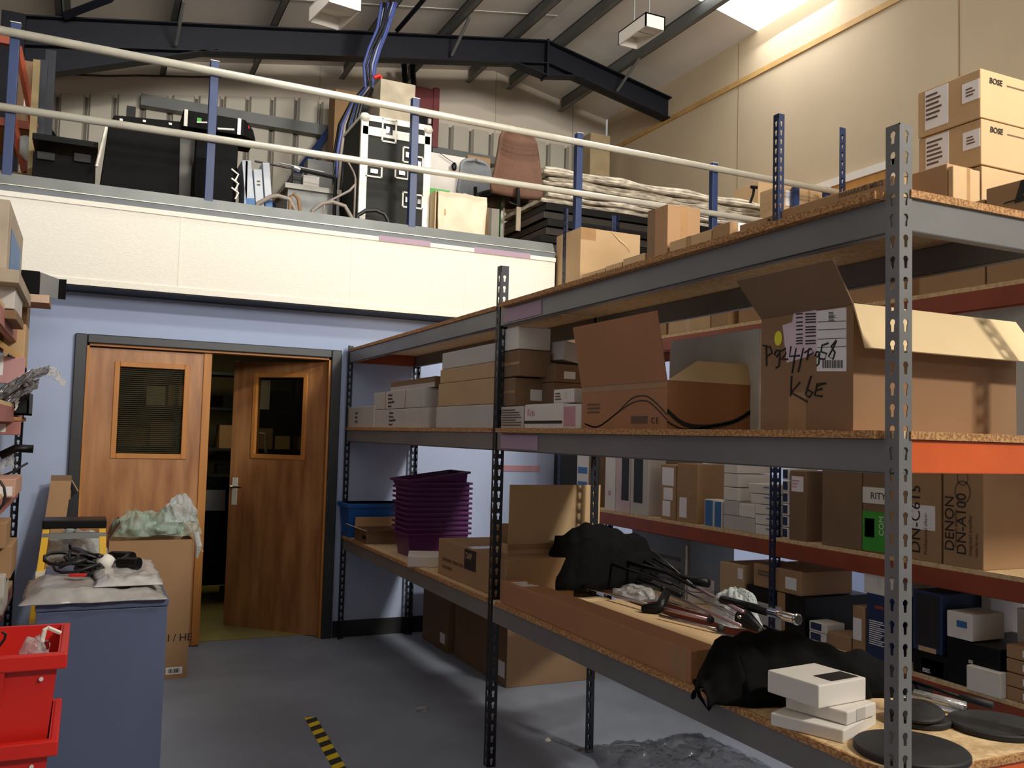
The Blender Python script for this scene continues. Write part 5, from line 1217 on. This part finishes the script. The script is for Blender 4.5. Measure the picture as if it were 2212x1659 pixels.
# ================================================================ left side
# blue-grey cabinet with polythene, cables
zc = .82
A, B_, Cc = U(73, 1325, Z=zc), U(363, 1292, Z=zc), U(347, 1210, Z=zc)
cx0, cx1, cy0, cy1 = A.x, B_.x, B_.y, B_.y+1.05
cab = thing('office_cabinet', 'blue-grey steel cabinet in the left foreground', 'cabinet', ((cx0+cx1)/2, cy0, 0))
M().box(cx0, cx1, cy0, cy1, .03, zc-.032).build('cabinet_body', cabm, cab, bevel=.004)
M().box(cx0-.004, cx1+.004, cy0-.006, cy1, zc-.03, zc).build('cabinet_top', cabm, cab, bevel=.004)
M().box(cx0+.03, cx1-.03, cy0+.03, cy1-.03, 0, .03).build('plinth', skirt, cab)
def folded(u, v):
    x = cx0-.06+(cx1-cx0+.06)*u*.98; y = cy0-.03+.62*v
    ed = min(1, 8*min(u, 1-u))*min(1, 8*min(v, 1-v))
    return Vector((x+.02*nz((u*3, v*3, 3)), y+.02*nz((u*3, v*3, 8)), zc+.004+max(0, .045*ed*(1-.4*u)+.012*nz((u*5, v*4, 2))*ed)))
tag(M().grid(folded, 44, 36).build('polythene_bag', greyp, smooth=True, solid=.004), 'grey folded polythene bag lying over the front of the blue-grey cabinet', 'bag')
def folded2(u, v):
    x = cx0+.2+(cx1-cx0-.22)*u; y = cy0+.05+.75*v; ed = min(1, 8*min(u, 1-u))*min(1, 8*min(v, 1-v))
    return Vector((x+.02*nz((u*3, v*3, 13)), y, zc+.05+max(0, .02*ed+.012*nz((u*5, v*4, 12))*ed)))
tag(M().grid(folded2, 30, 30).build('polythene_sheet', mat('pale_polythene', (196, 192, 190), .2, var=.15, scale=14, bump=.6, bscale=20), smooth=True, solid=.003), 'paler polythene sheet at the right of the folded bag on the cabinet', 'plastic')
p = U(148, 1246, Z=zc+.06); M().slab([p, p+Vector((.06, -.02, 0)), p+Vector((.07, .03, 0)), p+Vector((.0, .03, 0))], (0, 0, .008)).build('red_tag', redp, label='small red tag lying on the folded polythene bag', category='tag')
cm = thing('cable_coil', 'coil of black cable with a white plug heaped on the cabinet', 'cable', (cx0+.25, cy0+.6, zc+.06))
rr = random.Random(11)
c0 = U(185, 1215, Z=zc+.08)
for i in range(9):
    rx, ry = rr.uniform(.05, .13), rr.uniform(.05, .13); ox, oy = rr.uniform(-.04, .06), rr.uniform(-.05, .05); t0 = rr.uniform(0, 6)
    M().tube([c0+Vector((ox+rx*math.cos(t0+a*.42), oy+ry*math.sin(t0+a*.42), -.03+.007*i+.015*math.sin(a*.8+i))) for a in range(15)], rr.uniform(.006, .01), 6).build('cable_turn', cablk, cm, smooth=True)
M().tube([U(150, 1205, Z=zc+.1), U(152, 1185, Z=zc+.14), U(150, 1175, Z=zc+.17)], .006, 6).build('cable_turn', cablk, cm)
for i, (a, b) in enumerate((((160, 1190), (190, 1205)), ((240, 1200), (285, 1205)), ((255, 1215), (300, 1218)))):
    M().tube([U(*a, Z=zc+.09), U(*b, Z=zc+.09)], [.022, .03], 8).build('power_brick', black, cm, bevel=.004)
blob(U(228, 1214, Z=zc+.09), (.04, .035, .035), 1, .05, 2, 14, 10, False).build('white_plug', wcard, cm, smooth=True)
# step ladder
Yl = 5.42
ld = thing('step_ladder', 'yellow step ladder with a black top behind the cabinet', 'ladder', (U(160, 1130, Y=Yl).x, Yl, 0))
a, b = U(92, 1132, Y=Yl), U(230, 1132, Y=Yl); zt = a.z
M().box(a.x, b.x, Yl-.05, Yl+.17, zt-.022, zt+.022).build('top_cap', black, ld, bevel=.006)
M().box(a.x, b.x, Yl-.055, Yl-.03, zt-.075, zt-.045).build('cross_bracket', galv, ld)
for s, xx in ((-1, a.x+.02), (1, b.x-.02)):
    M().hexa([(xx+s*.07-.016, Yl-.36, 0), (xx+s*.07+.016, Yl-.36, 0), (xx+s*.07+.016, Yl-.30, 0), (xx+s*.07-.016, Yl-.30, 0)], [(xx-.016, Yl-.04, zt-.02), (xx+.016, Yl-.04, zt-.02), (xx+.016, Yl+.02, zt-.02), (xx-.016, Yl+.02, zt-.02)]).build('front_rail', yellow, ld)
    M().hexa([(xx+s*.07-.016, Yl+.4, 0), (xx+s*.07+.016, Yl+.4, 0), (xx+s*.07+.016, Yl+.44, 0), (xx+s*.07-.016, Yl+.44, 0)], [(xx-.016, Yl+.1, zt-.02), (xx+.016, Yl+.1, zt-.02), (xx+.016, Yl+.14, zt-.02), (xx-.016, Yl+.14, zt-.02)]).build('rear_rail', yellow, ld)
for k in range(3):
    f_ = (k+1)/4; M().box(a.x+.0-.06*(1-f_), b.x+.06*(1-f_), Yl-.36+.32*f_, Yl-.27+.32*f_, zt*f_-.012, zt*f_+.012).build('tread', alu, ld)
# big packing box full of plastic
Yb = 5.86
p = U(404, 1460, Z=0); zt = U(413, 1165, Y=Yb).z; x1_ = U(411, 1300, Y=Yb).x; x0_ = U(236, 1165, Y=Yb).x
pb = open_carton('tall brown packing carton stuffed with plastic beside the double doors', x0_, x1_, Yb, Yb+.42, 0, zt, card, {'-X': (60, .12, .0, card3), '+X': (230, .1, .0, cardin), '+Y': (110, .1, .02, card3)},
    labs=[('-Y', .74, .94, .035, .085)], txt=[('-Y', 'I / HE', .74, .27, .062)])
bars(pb, Face(x0_, x1_, Yb, Yb+.42, 0, zt, '-Y'), .77, .91, .045, .075)
pil = mat('green_tinted_air_pillows', (222, 232, 226), .12, var=.1, scale=9, rgb2=(150, 200, 176), bump=.6, bscale=18, alpha=.38)
for i, (px, py, r_, lab, m_) in enumerate(((290, 1140, (.11, .13, .13), 'greenish plastic air pillow poking up at the left of the packing carton', pil), (345, 1135, (.13, .13, .12), 'greenish plastic air pillow in the middle of the packing carton', pil), (395, 1138, (.09, .12, .10), 'greenish plastic air pillow at the right of the packing carton', pil), (385, 1110, (.10, .09, .13), 'sparkling bubble wrap roll standing highest in the packing carton', bubble))):
    c = U(px, py+15, Y=Yb+.18); c.z = max(c.z, zt-.02)
    bag('air_pillow' if m_ is pil else 'bubble_wrap', lab, 'packing plastic', c, r_, m_, 20+i, .35, .35, 2.2)
bag('bubble_wrap', 'bubble wrap heap seen through the step ladder', 'bubble wrap', U(165, 1210, Y=5.75), (.16, .08, .16), bubble, 31, .25)
M().box(U(110, 1200, Y=5.7).x, U(225, 1200, Y=5.7).x, 5.66, 5.84, 0, U(150, 1213, Y=5.7).z).build('low_carton', card, label='brown carton under the bubble wrap behind the ladder', category='box')
M().tube([U(424, 1150, Y=Yb-.0), U(430, 1180, Y=Yb-.03), U(425, 1205, Y=Yb-.02)], [.018, .02, .008], 8).build('bubble_wrap_tail', bubble, label='strip of bubble wrap hanging over the right side of the packing carton', category='bubble wrap')
# cardboard tube leaning on wall
b0, b1 = U(125, 1140, Y=6.4), U(133, 1037, Y=6.58)
t = thing('tall_carton', 'tall narrow open topped carton leaning in the corner left of the doors', 'box', (b0.x, 6.35, 0))
w2 = .06; T0 = Vector((b0.x-.09, 6.1, 0)); T1 = Vector((b1.x, 6.55, b1.z))
def sq(c): return [c+Vector((-w2, -.05, 0)), c+Vector((w2, -.05, 0)), c+Vector((w2, .05, 0)), c+Vector((-w2, .05, 0))]
M().hexa(sq(T0), sq(T1)).build('box_body', card, t)
M().slab([T1+Vector((w2, -.05, 0)), T1+Vector((w2, .05, 0)), T1+Vector((w2+.04, .05, -.07)), T1+Vector((w2+.04, -.05, -.07))], (.003, 0, 0)).build('flap', card2, t)
M().slab([T1+Vector((-w2, -.05, 0)), T1+Vector((w2, -.05, 0)), T1+Vector((w2, -.045, .035)), T1+Vector((-w2, -.045, .035))], (0, .003, 0)).build('flap', card3, t)
M().slab([T1+Vector((-w2+.01, -.052, -.12)), T1+Vector((w2, -.052, -.12)), T1+Vector((w2, -.052, -.06)), T1+Vector((-w2+.01, -.052, -.06))], (0, -.001, 0)).build('packing_tape', tapem, t)
# red crates
def red_crate(lab, zb, X1, Y0, h=.3):
    w_, d_ = .62, .42; x0_, x1_ = X1-w_, X1
    t = thing('plastic_crate', lab, 'crate', ((x0_+x1_)/2, Y0+d_/2, zb)); e = .025
    o = [(x0_+e, Y0+e, zb), (x1_-e, Y0+e, zb), (x1_-e, Y0+d_-e, zb), (x0_+e, Y0+d_-e, zb)]; u = [(x0_, Y0, zb+h), (x1_, Y0, zb+h), (x1_, Y0+d_, zb+h), (x0_, Y0+d_, zb+h)]
    mb = M()
    for i in range(4):
        j = (i+1) % 4; A_, B2, C2, D2 = map(Vector, (o[i], o[j], u[j], u[i])); n_ = (B2-A_).cross(D2-A_).normalized(); mb.slab([A_, B2, C2, D2], -n_*.004)
    mb.box(x0_+e, x1_-e, Y0+e, Y0+d_-e, zb, zb+.005)
    mb.build('crate_body', redp, t)
    r_ = M(); q = .022
    for za, zb2, qq in ((zb+h-.045, zb+h, q),):
        r_.box(x0_-qq, x1_+qq, Y0-qq, Y0, za, zb2).box(x0_-qq, x1_+qq, Y0+d_, Y0+d_+qq, za, zb2).box(x0_-qq, x0_, Y0, Y0+d_, za, zb2).box(x1_, x1_+qq, Y0, Y0+d_, za, zb2)
    r_.build('rim', redp, t, bevel=.004)
    rb = M()
    for xx in (x0_+.1, x0_+.32, x1_-.16): rb.slab([(xx, Y0-.018, zb+h-.045), (xx+.02, Y0-.018, zb+h-.045), (xx+.016, Y0+.004, zb+h-.14), (xx+.004, Y0+.004, zb+h-.14)], (0, .01, 0))
    rb.build('rib', redp, t)
    M().lathe([(.009, 0), (.009, .006)], (0, 0, 0), 12)
    M().tube([(x1_-.045, Y0-.004, zb+h-.075), (x1_-.045, Y0+.003, zb+h-.075)], .006, 12).build('rivet', wcard, t)
    return t
X1 = U(128, 1420, Y=3.05).x-.0; zt1 = U(128, 1412, Y=3.03).z
R1 = red_crate('upper red plastic crate at the left edge, holding small metal parts', zt1-.30, X1, 3.05)
p2_ = U(128, 1600, Y=2.98).z
red_crate('lower red plastic crate under the first at the left edge', zt1-.30-.005-.30+.06, X1-.012, 3.04, .295)
red_crate('bottom red plastic crate resting on the floor at the left edge', 0.0, X1-.02, 3.03, max(.1, zt1-.30-.005-.24-.06))
t = thing('bent_bracket', 'bent metal bracket sticking out of the upper red crate', 'bracket', (X1-.1, 3.2, zt1-.2))
M().tube([U(86, 1402, Y=3.2), U(97, 1360, Y=3.2), U(104, 1356, Y=3.2), U(130, 1367, Y=3.22)], .007, 6).build('bent_rod', alu, t)
M().tube([U(96, 1385, Y=3.2), U(98, 1402, Y=3.2)], .012, 8).build('spring', chrome, t)
bag('clear_bag', 'small clear bag of parts inside the upper red crate', 'bag', U(75, 1400, Y=3.2)+Vector((0, 0, -.02)), (.04, .04, .05), clearp, 41, .3)
M().tube([U(-5, 1400, Y=3.2), U(10, 1380, Y=3.2), U(12, 1370, Y=3.2), U(4, 1365, Y=3.2)], .004, 6).build('thin_cable', cablk, label='thin black cable curling in the upper red crate', category='cable')
# ---------------- rack 3 contents
def lbox(lab, px, pyb, pyt, Y, w_, dp, m, **k):
    """near face right edge at px, between pixel rows, in plane Y"""
    a = U(px, pyt, Y=Y); b = U(px, pyb, Y=Y)
    return carton(lab, a.x-w_, a.x, Y, Y+dp, b.z, a.z, m=m, **k)
lbox('upper cream carton with blue printed side at the top left edge', 22, 582, 432, 4.6, .4, .9, mat('worn_cream_card', (176, 160, 140), .7))
p = U(22, 432, Y=4.6)
M().slab([Vector((p.x+.001, 4.75, p.z-.3)), Vector((p.x+.001, 5.35, p.z-.3)), Vector((p.x+.001, 5.35, p.z-.1)), Vector((p.x+.001, 4.75, p.z-.1))][::-1], (.001, 0, 0)).build('blue_print', bluepr, label='blue printed panel on the side of the cream carton at the top left', category='print')
t = lbox('shallow cream tray sticking out under the cream carton', 42, 612, 583, 4.55, .45, .9, mat('worn_cream_card2', (166, 150, 130), .7))
bb = lbox('black metal rack box jutting from the top of the left rack', 87, 636, 586, 5.6, .5, .35, blackc)
p = U(88, 588, Y=5.6); q = U(117, 637, Y=5.75)
M().slab([Vector((p.x, 5.6, p.z)), Vector((p.x, 5.6, U(87, 636, Y=5.6).z)), Vector((p.x+.09, 5.66, U(87, 636, Y=5.6).z-.01)), Vector((p.x+.09, 5.66, p.z-.02))][::-1], (0, .003, 0)).build('side_flange', rackgrey, bb)
M().slab([Vector((p.x+.09, 5.66, p.z-.02)), Vector((p.x+.09, 5.66, U(87, 636, Y=5.6).z-.01)), Vector((p.x+.13, 5.62, U(87, 636, Y=5.6).z-.015)), Vector((p.x+.13, 5.62, p.z-.025))][::-1], (0, .003, 0)).build('mounting_ear', black, bb)
lbox('long tan carton beneath the black metal rack box', 107, 655, 638, 5.6, .6, .3, card, tape=[('-Y', .8, 1, 0, 1)])
lbox('cream carton with white edge low beside the left rack post', 34, 668, 613, 4.7, .3, .5, wcard2)
lbox('brown carton stack piece under the cream carton on the left rack', 36, 690, 670, 4.7, .3, .5, card3)
lbox('narrow brown board box beside the dark post on the left rack', 60, 760, 655, 5.9, .25, .2, card)
lbox('tan thin carton standing beside the dark post on the left rack', 56, 790, 700, 5.5, .1, .3, card2)
M().hexa([U(-20, 720, Y=5.0), U(-20, 735, Y=5.0), U(58, 790, Y=5.6), U(56, 775, Y=5.6)], [v+Vector((0, .04, 0)) for v in (U(-20, 720, Y=5.0), U(-20, 735, Y=5.0), U(58, 790, Y=5.6), U(56, 775, Y=5.6))]).build('timber_strip', timber, label='timber strip slanting down in front of the left rack', category='strip')
t = lbox('pinkish card panel with a white corner on the left rack', 55, 830, 772, 5.4, .4, .02, mat('dusty_pink_card', (196, 150, 150), .7), labs=[('-Y', .5, .75, .3, 1)])
gb = mat('silver_foil_bag', (150, 150, 156), .25, .3, var=.35, scale=14, bump=.8, bscale=22)
for i, (pl, r_, m_, lab, nm, ct) in enumerate((
        ([(0, 850), (60, 812), (105, 797)], .022, gb, 'silver wrapped strip pointing right out of the left rack', 'wrapped_strip', 'strip'),
        ([(100, 800), (120, 806), (140, 828)], .018, clearp, 'loose clear plastic tail hanging off the wrapped strip', 'plastic_tail', 'plastic'),
        ([(0, 870), (50, 838), (82, 830)], .028, gb, 'grey packet lying under the silver wrapped strip', 'packet', 'packet'),
        ([(0, 800), (20, 775), (40, 790)], .03, gb, 'upper silver packet at the left edge above the wrapped strip', 'packet', 'packet'),
        ([(10, 830), (35, 850), (38, 872)], .03, wcard2, 'white packet folded over the shelf edge of the left rack', 'packet', 'packet'),
        ([(0, 985), (35, 968), (72, 970)], .022, black, 'dark bundle of wrapped rods poking out below the parts bin', 'rod_bundle', 'rods'),
        ([(0, 1000), (20, 985), (30, 1000)], .035, clearp, 'clear bag of fixings below the parts bin', 'clear_bag', 'bag'),
        ([(0, 1030), (25, 1020), (60, 1000)], .006, cablk, 'black cable looping out of the lower left shelf', 'cable', 'cable'))):
    P6 = [U(x, y, Y=5.3+.05*i) for x, y in pl]
    if ct in ('cable', 'rods'):
        M().tube(P6, r_, 8).build(nm, m_, smooth=True, label=lab, category=ct)
    else:
        def pk(u, v, P6=P6, r_=r_, i=i):
            s = u*(len(P6)-1); k = min(int(s), len(P6)-2); c = P6[k].lerp(P6[k+1], s-k)
            w_ = r_*1.9*(1-.35*u)*(v-.5)*2; n_ = nz((u*5+i*3, v*3, i), 1.6, 3)
            return c+Vector((.01*n_, .05*(v-.5)+.02*n_, w_*.8+.014*n_))
        M().grid(pk, 26, 10).build(nm, m_, solid=.006, label=lab, category=ct)
t = thing('parts_bin', 'black divided parts bin on the left rack above the pink beam', 'bin', U(30, 900, Y=5.6))
a, b = U(64, 848, Y=5.6), U(64, 897, Y=5.6)
M().box(a.x-.5, a.x, 5.6, 5.61, b.z, a.z-.04).box(a.x-.01, a.x, 5.6, 5.95, b.z, a.z).box(a.x-.5, a.x, 5.94, 5.95, b.z, a.z).box(a.x-.5, a.x, 5.6, 5.95, b.z, b.z+.01).build('bin_body', black, t)
for k in range(4): M().box(a.x-.1-.1*k, a.x-.096-.1*k, 5.61, 5.94, b.z, a.z-.01).build('divider', black, t)
lbox('chipboard shelf end resting on the pink beam of the left rack', 47, 910, 901, 5.6, .5, .4, chip, name='shelf_offcut', cat='board')
lbox('pink beam box with pale sticker on the left rack', 45, 940, 911, 5.6, .5, .03, fpk, labs=[('-Y', .78, .86, .2, .8)], name='beam_box', cat='beam')
lbox('pale pink shelf box low on the left rack', 34, 1075, 1035, 5.2, .4, .5, mat('pale_peach_card', (206, 160, 140), .7), labs=[('-Y', .8, .97, .1, .6)])
lbox('small brown carton low on the left rack', 14, 1185, 1130, 5.0, .2, .3, card)
lbox('larger brown carton low on the left rack', 26, 1250, 1180, 5.1, .3, .4, card)
lbox('white crumpled carton at the bottom of the left rack', 10, 1330, 1245, 5.0, .2, .3, wcard2)
M().tube([U(-4, 1062, Y=4.9)+Vector((.05*math.cos(a*.5)-.02, 0, .08*math.sin(a*.5)-.02)) for a in range(-3, 4)], .006, 6).build('cable_hoop', cablk, smooth=True, label='black cable hoop hanging at the far left edge', category='cable')
